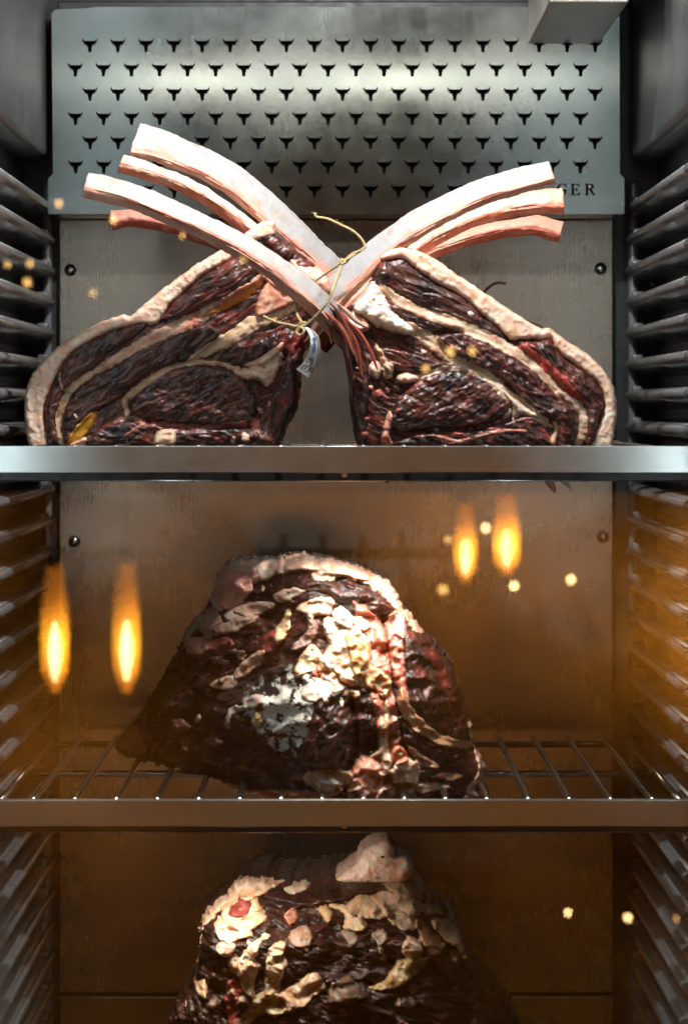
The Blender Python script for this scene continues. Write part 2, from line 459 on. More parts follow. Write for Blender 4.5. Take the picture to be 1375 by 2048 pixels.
def shelf(ztop, label):
    s = empty('wire_shelf', (0, 2.64, ztop), label, 'shelf', 'wire shelves in the cabinet')
    # front strip: folded C channel
    bm = bmesh.new(); h = .0222
    add_box(bm, (-.300, YS, ztop - h), (.300, YS + .0018, ztop), .0006)
    add_box(bm, (-.300, YS + .0016, ztop - .0020), (.300, YS + .0105, ztop - .0003), .0004)
    add_box(bm, (-.300, YS + .0016, ztop - h + .0002), (.300, YS + .016, ztop - h + .0016), .0004)
    link('front_strip', bm_mesh(bm, 'front_strip'), M['steel_strip'], s)
    bm = bmesh.new(); add_box(bm, (-.300, YS + .018, ztop - h - .0072), (.300, YS + .030, ztop - .006), .0008)
    link('support_bar', bm_mesh(bm, 'support_bar'), M['black'], s)
    bm = tube([(-.30, YS + .019, ztop - h - .0068), (.30, YS + .019, ztop - h - .0068)], .0009, 8)
    link('bar_edge', bm_mesh(bm, 'bar_edge', True), M['wire'], s)
    bm = bmesh.new(); add_box(bm, (.0005, YS + .0150, ztop - h - .0045), (.0060, YS + .0185, ztop - h - .0008), .0008)
    link('clip', bm_mesh(bm, 'clip'), M['screw'], s)
    zr = ztop - .0045
    for y in (2.433, 2.635, 2.865):
        xe = .2875
        bm = tube([(-xe, y, zr - .0035), (xe, y, zr - .0035)], .0032, 12)
        link('rod', bm_mesh(bm, 'rod', True), M['wire'], s)
    for sx in (-1, 1):
        bm = tube([(sx * .285, 2.425, zr - .001), (sx * .285, 2.868, zr - .001)], .0030, 10)
        link('side_rod', bm_mesh(bm, 'side_rod', True), M['wire'], s)
    wm = bm_mesh(tube([(0, 2.4125, 0)] + [(0, 2.42 + .045 * k, .0004 * math.sin(k * 2.1)) for k in range(10)] + [(0, 2.8735, 0)], .0031, 10), 'wire', True)
    wm.materials.append(M['wire'])
    for k in range(16):
        o = bpy.data.objects.new('wire', wm); COL.objects.link(o); o.parent = s
        o.location = (-.256 + .0344 * k - 0, 0, zr + .0018); o.matrix_parent_inverse = Matrix.Translation(-s.location)
    return s
ZS1 = CZ - 77 / pxm(YS); ZS2 = CZ - 785 / pxm(YS)
shelf(ZS1, 'upper wire shelf with steel front strip carrying the two rib roasts')
shelf(ZS2, 'lower wire shelf with steel front strip carrying the single dark roast')

# ------------------------------------------------------------------ meat
LD = np.array((.013, .0058, .0040)); LM = np.array((.082, .0215, .0135)); LR = np.array((.25, .028, .019))
MB = np.array((.33, .17, .125)); BR = np.array((.055, .026, .014))
CREAM = (.82, .58, .43); WHITE = (.86, .76, .62); PINK = (.70, .36, .26); TAN = (.58, .38, .23); ORANGE = (.62, .20, .035); YEL = (.55, .27, .02); ROSE = (.52, .13, .09); GREY = (.42, .36, .31)

def lean_style(X, Y, d, seed, ang=0., L=60., T=8., amp=3., red=.25, marb=.3, brown=.3):
    """aged muscle: long fibres, folds across the grain, marbling along it"""
    a = math.radians(ang); wx = fbm(X / 70, Y / 70, seed + 3, 2) * 11; wy = fbm(X / 70, Y / 70, seed + 4, 2) * 11
    s = ((X + wx) * math.cos(a) + (Y + wy) * math.sin(a)); t = (-(X + wx) * math.sin(a) + (Y + wy) * math.cos(a))
    n1 = fbm(s / L, t / T, seed, 3, .5); rd = 1 - np.abs(n1) * 2.4
    n2 = fbm(X / 42, Y / 42, seed + 9, 3)
    fold = 1 - np.abs(fbm(s / (L * 1.1), t / (T * 2.4), seed + 77, 3)) * 2.6
    fine = 1 - np.abs(fbm(s / (L * .7), t / 4.2, seed + 87, 2)) * 3
    h = amp * (rd * .62 + n2 * .9 + .75 * np.clip(fold, -.6, 1)) + .75 * np.clip(fine, -.5, 1)
    f1 = fbm(s / (L * .9), t / 5.0, seed + 23, 3); big = fbm(X / 55, Y / 55, seed + 29, 3)
    c = np.broadcast_to(LD, X.shape + (3,)).copy()
    c = mixc(c, LM, sstep(-.35, .45, f1 * .8 + big * .8))
    c = mixc(c, BR, brown * sstep(-.05, .4, big + f1 * .3))
    c = mixc(c, LR, red * .8 * sstep(.0, .5, fbm(s / 60, t / 20, seed + 41, 4) + .04))
    m = fbm(s / (L * .34), t / (T * .55), seed + 51, 3)
    c = mixc(c, MB * (.8 + .3 * big[..., None]), marb * sstep(.24, .46, m) * .85)
    c = mixc(c, (.5, .42, .36), .55 * sstep(.55, .62, fbm(X / 5, Y / 5, seed + 61, 2)))
    return h, c
def fat_style(X, Y, d, seed, base=CREAM, pink=.3, amp=2., crack=.5, tint=PINK, red=0.):
    n1 = fbm(X / 38, Y / 38, seed, 3); n2 = fbm(X / 12, Y / 12, seed + 5, 3)
    rg_ = (1 - np.clip(np.abs(fbm(X / 30, Y / 30, seed + 33, 3)) * 4, 0, 1)) ** 2
    h = amp * (n1 * 1.7 + n2 * .16 + rg_ * .8)
    c = np.broadcast_to(np.array(base), X.shape + (3,)).copy()
    c = mixc(c, tint, pink * sstep(-.25, .35, n1 + n2 * .25))
    c = mixc(c, np.minimum(np.array(base) * (1.12, 1.22, 1.3), .86), .7 * sstep(.0, .4, fbm(X / 24, Y / 24, seed + 11, 3)))
    c = mixc(c, np.array(base) * (.80, .50, .25), .55 * sstep(.08, .42, fbm(X / 28, Y / 28, seed + 13, 3)))
    rd = np.abs(fbm(X / 30, Y / 30, seed + 15, 4))
    k = sstep(.030, .004, rd) * sstep(.0, .2, fbm(X / 40, Y / 40, seed + 19, 2) + .10)
    h = h - crack * 2.2 * k
    c = mixc(c, (.24, .075, .04), crack * k * .85)
    if red > 0: c = mixc(c, (.42, .045, .03), red * sstep(-.05, .35, fbm(X / 16, Y / 16, seed + 25, 4)))
    e = sstep(5.0, .5, d + 3 * n2)          # dried, browned margin
    c = mixc(c, np.array(base) * (.55, .32, .25), .45 * e)
    return h, c
def mold_style(X, Y, d, seed, ang=0., L=70., T=7., amp=2., white=.6, cx=0, cy=0, R=1):
    h, c = lean_style(X, Y, d, seed, ang, L, T, amp, .05, .1, .2)
    c = c * .35 + np.array((.012, .013, .012)) * .6
    f = sstep(1.0, .25, np.hypot(X - cx, (Y - cy)) / R)
    n = fbm(X / 22, Y / 22, seed + 71, 5, .65)
    k = sstep(-.02, .09, n + f * .34 - .17) * np.sqrt(f) * white
    c = mixc(c, (.88, .83, .73), np.clip(k, 0, 1)); h = h + 1.5 * k
    return h, c
STY = {'lean': lean_style, 'fat': fat_style, 'mold': mold_style}

def ZP(ox, oy, s):
    def f(*pts): return [(ox + x / s, oy + y / s) for (x, y) in pts]
    return f

class Roast:
    def __init__(self, root, Yf, step=2.3):
        self.root = root; self.Yf = Yf if callable(Yf) else (lambda x, y: np.full(np.shape(x), Yf)); self.step = step; self.n = 0; self.leanmat = 'lean'; self.tone = 1.0
    def grid(self, pts, pad=14):
        p = np.array(pts); s = self.step
        xs = np.arange(p[:, 0].min() - pad, p[:, 0].max() + pad, s); ys = np.arange(p[:, 1].min() - pad, p[:, 1].max() + pad, s)
        return np.meshgrid(xs, ys)
    def world(self, X, Y, H, back=None):
        Yb = self.Yf(X, Y)
        Yw = Yb - H / 2316.0 if back is None else Yb + back
        return np.stack([(X - CX) * Yb / F, Yw, CZ + (CY - Y) * Yb / F], -1)
    def solid(self, name, outline, style, depth, bulge, R, mat, n=5, edge=1.5, main=True, off=0., taper=.10, crag=0., **kw):
        """closed body: relief front inside the outline, sides running back"""
        self.n += 1; seed = self.n * 101 + 7
        ol = catmull(outline, n, True)
        X, Y = self.grid(ol)
        d = sdf_poly(ol, X, Y) + edge * (fbm(X / 14, Y / 14, seed + 2, 3) + .6 * fbm(X / 40, Y / 40, seed + 6, 2)) * 1.6
        s = self.step
        gy, gx = np.gradient(d, s); gl = np.maximum(np.hypot(gx, gy), .3)
        ins = d > 0
        cell = ins[:-1, :-1] | ins[1:, :-1] | ins[:-1, 1:] | ins[1:, 1:]
        sh = ~ins
        mv = np.where(sh, np.clip(-d, 0, 1.6 * s), 0)
        Xp = X + gx / gl * mv; Yp = Y + gy / gl * mv
        dd = np.maximum(d, 0)
        H = bulge * rprof(dd, R) + off
        if crag: H = H + crag * np.clip(dd / 30, 0, 1) * (.9 - 2.4 * np.abs(fbm(X / 120, Y / 90, seed + 91, 4)))
        h, c = STY[style](X, Y, dd, seed, **kw)
        if style == 'lean': c = c * self.tone
        H = H + h * np.clip(dd / 6, .15, 1)
        idx = -np.ones(X.shape, int)
        used = np.zeros(X.shape, bool)
        for a in (slice(None, -1), slice(1, None)):
            for b in (slice(None, -1), slice(1, None)): used[a, b] |= cell
        idx[used] = np.arange(used.sum()); nv = used.sum()
        q = np.stack([idx[:-1, :-1][cell], idx[1:, :-1][cell], idx[1:, 1:][cell], idx[:-1, 1:][cell]], 1)
        Vf = self.world(Xp[used], Yp[used], H[used]); Cf = c[used]
        # boundary edges
        e = np.concatenate([q[:, [0, 1]], q[:, [1, 2]], q[:, [2, 3]], q[:, [3, 0]]])
        key = np.sort(e, 1); k1 = key[:, 0] * nv + key[:, 1]
        u, inv, cnt = np.unique(k1, return_inverse=True, return_counts=True)
        be = e[cnt[inv] == 1]
        bv = np.unique(be); mp = -np.ones(nv, int); mp[bv] = np.arange(len(bv))
        cx, cy = ol.mean(0); Vs = [Vf]; Cs = [Cf]; Q = [q]
        bx = Xp[used][bv]; by = Yp[used][bv]; K = 26; prev = bv
        for k in range(1, K + 1):
            t = k / K; sc = 1 + .012 * math.sin(3 * t) - taper * t ** 2.2
            wob = 5.0 * min(1, 6 * t) * fbm(bx / 22 + t * 6, by / 22 + t * 5, seed + 5, 4)
            x = cx + (bx - cx) * sc + wob; y = cy + (by - cy) * sc + wob
            Vs.append(self.world(x, y, 0, depth * t))
            _, cc = STY[style](x + k * 13, y + k * 9, np.zeros_like(x) + 20, seed, **kw); Cs.append(cc * (self.tone if style == 'lean' else 1))
            base = nv + (k - 1) * len(bv); cur = base + np.arange(len(bv))
            pa = prev[mp[be[:, 0]]]; pb = prev[mp[be[:, 1]]]; ca = cur[mp[be[:, 0]]]; cb = cur[mp[be[:, 1]]]
            Q.append(np.stack([pb, pa, ca, cb], 1)); prev = cur
        # back cap
        base = nv + K * len(bv); Xi, Yi = Xp[used], Yp[used]; sc = 1 + .012 * math.sin(3) - taper
        lastwob = np.zeros(nv); lastwob[bv] = wob
        Vs.append(self.world(cx + (Xi - cx) * sc + lastwob, cy + (Yi - cy) * sc + lastwob, 0, depth)); Cs.append(Cf); Q.append(q[:, ::-1] + base)
        me = np_mesh(name, np.concatenate(Vs), np.concatenate(Q), np.concatenate(Cs))
        o = link(name, me, M[mat], self.root)
        if main:
            self.X, self.Y, self.H, self.d = X, Y, H.copy(), d
        return o
    def piece(self, name, pts, style, t, r, mat, w=None, n=5, edge=1.5, sink=1.3, parent=None, inside=True, hmul=1., smooth=True, es=14., lift=0., **kw):
        """a layer lying on the body: rounded edges that dive under the surface below"""
        self.n += 1; seed = self.n * 101 + 7; s = self.step
        cl = catmull(pts, n, w is None) if smooth else np.array(pts, float)
        x0, y0 = cl.min(0) - 30; x1, y1 = cl.max(0) + 30
        if w is not None:
            x0 -= max(w); y0 -= max(w); x1 += max(w); y1 += max(w)
        i0 = max(0, int((y0 - self.Y[0, 0]) / s)); i1 = int((y1 - self.Y[0, 0]) / s) + 2
        j0 = max(0, int((x0 - self.X[0, 0]) / s)); j1 = int((x1 - self.X[0, 0]) / s) + 2
        sl = (slice(i0, i1), slice(j0, j1)); X = self.X[sl]; Y = self.Y[sl]; Hb = self.H[sl]
        if X.size < 9: return None
        if w is None: d = sdf_poly(cl, X, Y)
        else:
            ww = np.interp(np.linspace(0, 1, len(cl)), np.linspace(0, 1, len(w)), w); d = sdf_stroke(cl, ww, X, Y)
        if w is not None: t *= .30; edge *= 1.7; r *= 1.5
        d = d + edge * 2 * fbm(X / es, Y / es, seed + 2, 4, .6)
        la = np.random.RandomState(seed).uniform(0, 6.28); cm = cl.mean(0); Rm = np.abs(cl - cm).max() + 1
        if inside: d = np.minimum(d, self.d[sl] - 1.0)
        h, c = STY[style](X, Y, np.maximum(d, 0), seed, **kw)
        if style == 'lean': c = c * self.tone
        # smooth the ground under the layer a little
        g = Hb
        for _ in range(3): g = (g + np.roll(g, 1, 0) + np.roll(g, -1, 0) + np.roll(g, 1, 1) + np.roll(g, -1, 1)) / 5
        H = (g * .7 + Hb * .3) + t * rprof(np.maximum(d, 0), r) + h * hmul * np.clip(d / 5, 0, 1) + np.minimum(d, 0) * sink
        if lift: H = H + lift * np.clip(.5 + .6 * ((X - cm[0]) * math.cos(la) + (Y - cm[1]) * math.sin(la)) / Rm, 0, 1.2) * np.clip(d / 2.5, 0, 1)
        vis = d > -2.2 * s
        cell = vis[:-1, :-1] & vis[1:, :-1] & vis[:-1, 1:] & vis[1:, 1:]
        if not cell.any(): return None
        used = np.zeros(X.shape, bool)
        for a in (slice(None, -1), slice(1, None)):
            for b in (slice(None, -1), slice(1, None)): used[a, b] |= cell
        idx = -np.ones(X.shape, int); idx[used] = np.arange(used.sum())
        q = np.stack([idx[:-1, :-1][cell], idx[1:, :-1][cell], idx[1:, 1:][cell], idx[:-1, 1:][cell]], 1)
        me = np_mesh(name, self.world(X[used], Y[used], H[used]), q, c[used])
        o = link(name, me, M[mat], parent or self.root)
        self.H[sl] = np.where(d > 0, np.maximum(Hb, H), Hb)
        return o

def rib(name, path, widths, thick, Ys, root, seed, tilt=48., pale=(.325, .31, .30), under=(.52, .24, .16), red=.4, K=90, S=40):
    """sawn rib bone: flattened oval swept along a curved centre line (photograph points with depths)"""
    c = catmull(path, 10); m = len(c)
    tt = np.linspace(0, 1, m); w = np.interp(tt, np.linspace(0, 1, len(widths)), widths); yy = np.interp(tt, np.linspace(0, 1, len(Ys)), Ys)
    ts = np.linspace(0, 1, K); px = np.interp(ts, tt, c[:, 0]); py = np.interp(ts, tt, c[:, 1]); w = np.interp(ts, tt, w) * 1.18; Yv = np.interp(ts, tt, yy)
    ctr = np.array([P(a, b, y) for a, b, y in zip(px, py, Yv)])
    tan = np.gradient(ctr, axis=0); tan /= np.linalg.norm(tan, axis=1)[:, None]
    th = np.linspace(0, 2 * np.pi, S, endpoint=False)
    V = []; C = []; tl = math.radians(tilt)
    for i in range(K):
        t = tan[i]; t2 = np.array((t[0], 0, t[2])); t2 /= np.linalg.norm(t2)
        up = np.array((-t2[2], 0, t2[0]));  up = up if up[2] > 0 else -up
        # broad face looks towards the camera and up; its upper edge leans back
        nrm = np.array((0, -math.cos(tl), 0)) + up * math.sin(tl); wd = up * math.cos(tl) + np.array((0, math.sin(tl), 0))
        ht = thick / 2; hw = max(.006, (w[i] * Yv[i] / F - thick * math.sin(tl) * .9) / 2 / math.cos(tl))
        cs, sn = np.cos(th), np.sin(th); e = .36
        a = np.sign(cs) * np.abs(cs) ** e; b = np.sign(sn) * np.abs(sn) ** .42
        s = ts[i] * 30
        nz = fbm(np.full(S, s) * .35, np.cos(th) * 1.6 + np.sin(th) * .7 + seed, seed, 3) * .0016 + fbm(np.full(S, s * 2.5), th * 4 / np.pi, seed + 8, 3) * .0010
        V.append(ctr[i] + wd * ((a * hw)[:, None]) + nrm * ((b * ht)[:, None]) + (wd * cs[:, None] + nrm * sn[:, None]) * nz[:, None])
        # intrinsic colours: scraped pale outer face, red membrane on the inner face and the lower edge
        f = np.maximum(sstep(-.62, -.92, a + .55 * fbm(np.full(S, s * .55), th * 2, seed + 3, 4) - .12), sstep(.1, -.3, b + .2 * fbm(np.full(S, s * .5), th * 3, seed + 7, 3)))
        col = np.broadcast_to(np.array(pale), (S, 3)).copy()
        col = mixc(col, np.array(pale) * (.92, .72, .55), .7 * sstep(.0, .4, fbm(np.full(S, s * .22), a * 3.5 + b, seed + 4, 4)))
        col = mixc(col, (.26, .10, .05), .75 * sstep(.34, .46, fbm(np.full(S, s * .8), a * 5 + b * 2, seed + 14, 4)) * sstep(.1, .8, np.abs(a)))
        col = mixc(col, under, f)
        stv = fbm(np.full(S, s * .35), th * 9, seed + 5, 4)
        col = mixc(col, (.34, .075, .05), f * .7 * sstep(.1, .4, stv)); col = mixc(col, (.74, .46, .34), f * .6 * sstep(-.15, -.4, stv))
        endr = sstep(.78, 1.0, np.full(S, ts[i])); col = mixc(col, (.45, .09, .06), red * endr * sstep(-.2, .3, fbm(np.full(S, s), th * 3, seed + 6, 3)))
        C.append(col)
    V = np.concatenate(V); C = np.concatenate(C); Q = []
    for i in range(K - 1):
        for k in range(S):
            k2 = (k + 1) % S; Q.append((i * S + k, i * S + k2, (i + 1) * S + k2, (i + 1) * S + k))
    # sawn ends: ring inward twice then fan as quads
    nv = len(V); ex = []; exc = []
    for (i, sg) in ((0, -1), (K - 1, 1)):
        ring0 = list(range(i * S, i * S + S))
        for q, fac in enumerate((.86, .45, .02)):
            cc = V[i * S:i * S + S]; ctrp = cc.mean(0)
            rng = np.random.RandomState(seed + q + i)
            pts = ctrp + (cc - ctrp) * fac + tan[i] * sg * (.0006 + rng.randn(S, 1) * .0004)
            r1 = list(range(nv + len(ex), nv + len(ex) + S)); ex += list(pts)
            pc = np.array((.62, .36, .25)) if q == 0 else np.array((.48, .17, .11))
            exc += list(pc * (1 + rng.randn(S, 1) * .25).clip(.4, 1.5))
            for k in range(S):
                k2 = (k + 1) % S; Q.append((ring0[k2], ring0[k], r1[k], r1[k2]) if sg < 0 else (ring0[k], ring0[k2], r1[k2], r1[k]))
            ring0 = r1
    V = np.concatenate([V, np.array(ex)]); C = np.concatenate([C, np.array(exc)])
    me = np_mesh(name, V, np.array(Q), np.clip(C, 0, 1))
    bm = bmesh.new(); bm.from_mesh(me); bmesh.ops.recalc_face_normals(bm, faces=bm.faces); bm.to_mesh(me); bm.free()
    o = link(name, me, M['bone'], root)
    # shreds of dried membrane left along the scraped edge
    rng = random.Random(seed)
    for q in range(9):
        i0 = rng.randrange(2, K - 26); n_ = rng.randrange(8, 22); kk = int(S * rng.uniform(.36, .47)); pts = []; dr = rng.uniform(-.10, .10)
        for i in range(i0, i0 + n_):
            k_ = int(kk + dr * (i - i0)) % S; p = V[i * S + k_]; cc = V[i * S:(i + 1) * S].mean(0); dv = p - cc; pts.append(Vector(p + dv / (np.linalg.norm(dv) + 1e-9) * .0003))
        rr = [rng.uniform(.0005, .0011) * math.sin(math.pi * (j + .6) / (n_ + .2)) + .0001 for j in range(n_)]
        bm = tube(pts, .001, 6, True, rr); mm = bm_mesh(bm, 'membrane', True); col = rng.choice(((.34, .08, .05), (.20, .07, .04), (.52, .26, .17), (.60, .40, .26)))
        at_ = mm.color_attributes.new('Col', 'FLOAT_COLOR', 'POINT'); at_.data.foreach_set('color', [x for v in mm.vertices for x in (*[c * rng.uniform(.7, 1.2) for c in col], 1)])
        link('membrane', mm, M['bone'], o)
    return o

#@@LEFT
LR_ = empty('rib_roast', P(330, 893, 2.62), 'left rib roast on the upper shelf, its bones crossing up to the right', 'beef roast', 'rib roasts on the upper shelf')
z = ZP(40, 400, 2.083)
R1 = Roast(LR_, 2.535); R1.tone = 1.35
cap_out = [(63, 899), (52, 845), (51, 795), (62, 755), (85, 725), (112, 699), (150, 671), (200, 646), (248, 629), (262, 633), (300, 599), (350, 560), (400, 525), (440, 500), (470, 480), (500, 459), (520, 446), (546, 442), (549, 455)]
cap_in = [(546, 476), (500, 490), (468, 520), (440, 536), (405, 556), (372, 586), (345, 612), (326, 640), (312, 652), (280, 652), (240, 660), (200, 676), (156, 702), (130, 730), (112, 770), (96, 812), (96, 850), (104, 899)]
R1.solid('lean_core', [(92, 899), (86, 812), (103, 765), (122, 725), (150, 694), (200, 668), (255, 646), (318, 634), (340, 606), (372, 577), (405, 548), (440, 526), (468, 508), (500, 478), (545, 462), (590, 498), (640, 540), (662, 575), (650, 625), (618, 650), (607, 690), (601, 735), (598, 780), (589, 822), (572, 852), (558, 890), (550, 900), (520, 901), (330, 901), (120, 901)],
         'lean', .17, 26, 26, 'lean', ang=-30, red=.45, marb=.35, amp=3.4)
cap1 = R1.solid('fat_cap', cap_out + cap_in, 'fat', .165, 27, 11, 'fat', n=3, edge=1.8, main=False, taper=.03, off=8, base=(.82, .57, .42), pink=.55, tint=(.78, .44, .31), amp=2.4, crack=.5)
def m(name, pts, style='lean', t=9, r=14, mat=None, RR=None, **kw):
    return RR.piece(name, pts, style, t, r, mat or (RR.leanmat if style == 'lean' else 'fat' if style == 'fat' else 'mold'), **kw)
K1 = dict(RR=R1)
m('muscle', z((590, 480), (640, 420), (700, 370), (760, 315), (830, 272), (890, 238), (960, 258), (1030, 300), (1012, 335), (960, 368), (900, 400), (830, 432), (740, 460), (650, 495), (580, 505)), t=13, r=22, ang=-32, L=95, T=9, amp=5.5, red=.3, marb=.12, **K1)
m('muscle', z((1000, 150), (1070, 128), (1150, 215), (1110, 245), (1060, 222)), t=10, r=12, ang=-30, amp=4, red=.5, **K1)
m('muscle', z((118, 730), (160, 665), (220, 605), (300, 550), (370, 515), (450, 500), (535, 500), (540, 520), (500, 560), (440, 600), (380, 635), (330, 690), (270, 730), (205, 790), (170, 860), (162, 930), (168, 1040), (120, 1040), (104, 900), (104, 800)), t=11, r=20, ang=-40, L=40, T=9, amp=4, red=.15, marb=.2, **K1)
m('muscle', z((190, 1010), (185, 900), (222, 805), (300, 740), (400, 690), (450, 650), (560, 595), (680, 548), (780, 522), (835, 548), (820, 590), (740, 650), (700, 675), (600, 700), (520, 740), (460, 790), (400, 840), (330, 880), (260, 940), (205, 1020)), t=10, r=22, ang=-33, L=70, T=9, amp=4, red=.15, marb=.12, brown=.8, **K1)
m('muscle', z((470, 835), (500, 780), (570, 730), (650, 700), (740, 685), (830, 694), (900, 722), (950, 770), (982, 830), (982, 900), (950, 932), (860, 942), (760, 932), (650, 927), (560, 917), (490, 902), (460, 872)), t=15, r=34, ang=-22, L=44, T=9, amp=4.2, red=.25, marb=.75, brown=.5, **K1)
m('muscle', z((330, 1040), (345, 950), (400, 925), (520, 920), (640, 945), (780, 952), (930, 946), (1000, 960), (1050, 1040)), t=8, r=16, ang=5, L=60, T=8, amp=4.5, red=.4, marb=.45, **K1)
m('muscle', z((900, 645), (1000, 585), (1090, 545), (1180, 560), (1200, 640), (1180, 760), (1150, 870), (1090, 1040), (1000, 1040), (992, 930), (1022, 860), (1080, 760), (1112, 650), (1090, 625), (1000, 665), (930, 692)), t=6, r=18, ang=-75, L=60, T=10, amp=4.5, red=.75, marb=.3, **K1)
# rib face and fat seams
m('rib_seam', z((335, 705), (420, 655), (540, 585), (680, 520), (800, 462), (900, 405), (985, 345), (1025, 300)), 'fat', 9, 8, w=[7, 10, 12, 13, 12, 10, 9, 7], base=(.62, .38, .26), pink=.8, tint=ROSE, amp=1.4, **K1)
m('fat_seam', z((770, 482), (860, 440), (940, 395), (1000, 350)), 'fat', 8, 6, w=[3, 8, 9, 6], base=ORANGE, pink=.5, tint=(.5, .05, .02), amp=1, **K1)
m('fat_seam', z((185, 1035), (168, 930), (188, 845), (232, 775), (300, 728), (365, 690)), 'fat', 7, 6, w=[4, 6, 7, 8, 6, 3], base=TAN, pink=.4, amp=1.6, **K1)
m('fat_seam', z((705, 672), (790, 625), (880, 578), (960, 525), (1050, 485), (1160, 425)), 'fat', 12, 10, w=[4, 11, 15, 16, 14, 12], base=(.66, .46, .28), pink=.35, amp=2.2, **K1)
m('fascia', z((985, 488), (1000, 400), (1045, 335), (1090, 345), (1165, 405), (1140, 432), (1060, 470)), 'fat', 13, 16, base=(.70, .38, .26), pink=.7, tint=(.62, .22, .13), amp=1.6, crack=.2, red=.15, **K1)
m('fat_seam', z((452, 895), (442, 840), (482, 800), (560, 742), (640, 697), (760, 677), (860, 690), (930, 716), (1005, 742)), 'fat', 8, 6, w=[5, 6, 7, 8, 5, 4, 4, 5, 6], base=TAN, pink=.3, amp=1.6, **K1)
m('fat_chunk', z((895, 712), (960, 700), (1020, 650), (1080, 618), (1095, 660), (1062, 740), (1032, 778), (990, 746), (940, 748)), 'fat', 12, 9, base=CREAM, pink=.5, amp=3, crack=.9, edge=2.5, **K1)
m('fat_chunk', z((930, 690), (1000, 660), (1060, 620), (1100, 590), (1080, 640), (1000, 690)), 'fat', 6, 5, base=CREAM, pink=.3, amp=2, **K1)
m('fat_chunk', z((565, 1035), (572, 972), (610, 955), (652, 970), (640, 1035)), 'fat', 11, 8, base=(.70, .50, .33), pink=.3, amp=2, **K1)
m('fat_strip', z((195, 1035), (225, 965), (280, 905), (328, 880), (312, 935), (270, 992), (240, 1035)), 'fat', 7, 8, base=YEL, pink=.5, tint=(.45, .10, .02), amp=1, crack=.1, **K1)
m('fat_chunk', z((200, 1040), (230, 1010), (275, 990), (280, 1005), (262, 1040)), 'fat', 10, 6, base=CREAM, pink=.3, amp=2, **K1)
m('fat_seam', z((560, 930), (660, 940), (760, 950), (850, 938), (940, 932)), 'fat', 6, 4, w=[2, 4, 4, 5, 6], base=(.42, .13, .10), pink=.6, tint=ROSE, amp=2, **K1)
m('fat_seam', z((400, 925), (430, 915), (470, 905), (520, 925), (490, 950), (440, 985)), 'fat', 6, 4, w=[3, 4, 3, 5, 3, 2], base=(.45, .2, .13), pink=.6, tint=ROSE, amp=2, **K1)
m('fat_seam', z((175, 690), (172, 740), (188, 790), (215, 800)), 'fat', 5, 4, w=[2, 3, 3, 2], base=TAN, amp=1.5, **K1)
for pts, b in (((940, 990, 18), CREAM), ((985, 960, 12), PINK), ((1040, 850, 9), PINK), ((1000, 880, 10), PINK), ((890, 1000, 10), CREAM), ((240, 905, 8), CREAM), ((980, 935, 20), ROSE)):
    x, y, rr = pts; m('fat_fleck', z((x - rr, y), (x - rr * .3, y - rr * 1.3), (x + rr, y - rr * .6), (x + rr * .8, y + rr * .7), (x - rr * .2, y + rr)), 'fat', 3.5, 4, base=b, amp=2, edge=3.5, es=6., **K1)
# sinew and tissue where the ribs leave the loin
m('sinew', z((1130, 250), (1180, 285), (1240, 280), (1290, 330), (1300, 385), (1240, 380), (1190, 330), (1140, 300)), 'fat', 11, 10, base=CREAM, pink=.6, tint=ROSE, amp=4, crack=.8, red=.4, edge=3, **K1)
m('sinew', z((1010, 320), (1080, 330), (1200, 400), (1260, 470), (1200, 470), (1130, 400), (1040, 350)), 'fat', 8, 9, base=PINK, pink=.6, tint=ROSE, amp=3, red=.4, **K1)
w9 = rib('rib_bone', [(1102, 345), (1037, 361), (973, 381), (910, 408), (859, 434), (801, 470), (753, 506), (704, 553), (664, 592), (620, 640), (590, 690)], [47, 50, 49, 50, 52, 50, 50, 53, 58, 55, 50], 0.0085, [2.50, 2.505, 2.51, 2.515, 2.52, 2.525, 2.53, 2.535, 2.55], LR_, 11, tilt=46)
rib('rib_bone', [(1124, 402), (1075, 404), (1011, 417), (950, 436), (897, 461), (852, 485), (790, 530), (730, 580), (660, 640)], [52, 44, 36, 31, 28, 26, 26, 28, 30], 0.012, [2.60, 2.60, 2.61, 2.61, 2.61], LR_, 12, tilt=38, pale=(.72, .46, .33), under=(.55, .16, .09))
rib('rib_bone', [(1120, 464), (1075, 452), (1018, 456), (961, 468), (905, 485), (852, 506), (790, 550), (720, 610), (640, 693)], [40, 38, 32, 26, 22, 20, 22, 26, 34], 0.013, [2.68, 2.68, 2.68, 2.67, 2.66], LR_, 13, tilt=35, pale=(.66, .34, .24), under=(.50, .13, .08))

#@@RIGHT
RR_ = empty('rib_roast', P(965, 893, 2.62), 'right rib roast on the upper shelf, its bones crossing up to the left', 'beef roast', 'rib roasts on the upper shelf')
z = ZP(560, 380, 1.964)
R2 = Roast(RR_, 2.52); R2.n = 300; R2.tone = 1.35
R2.solid('rear_muscle', z((760, 420), (900, 470), (1010, 500), (1090, 545), (1150, 600), (1200, 690), (1200, 900), (900, 900), (760, 700)), 'lean', .06, 8, 30, 'lean', ang=30, amp=2)
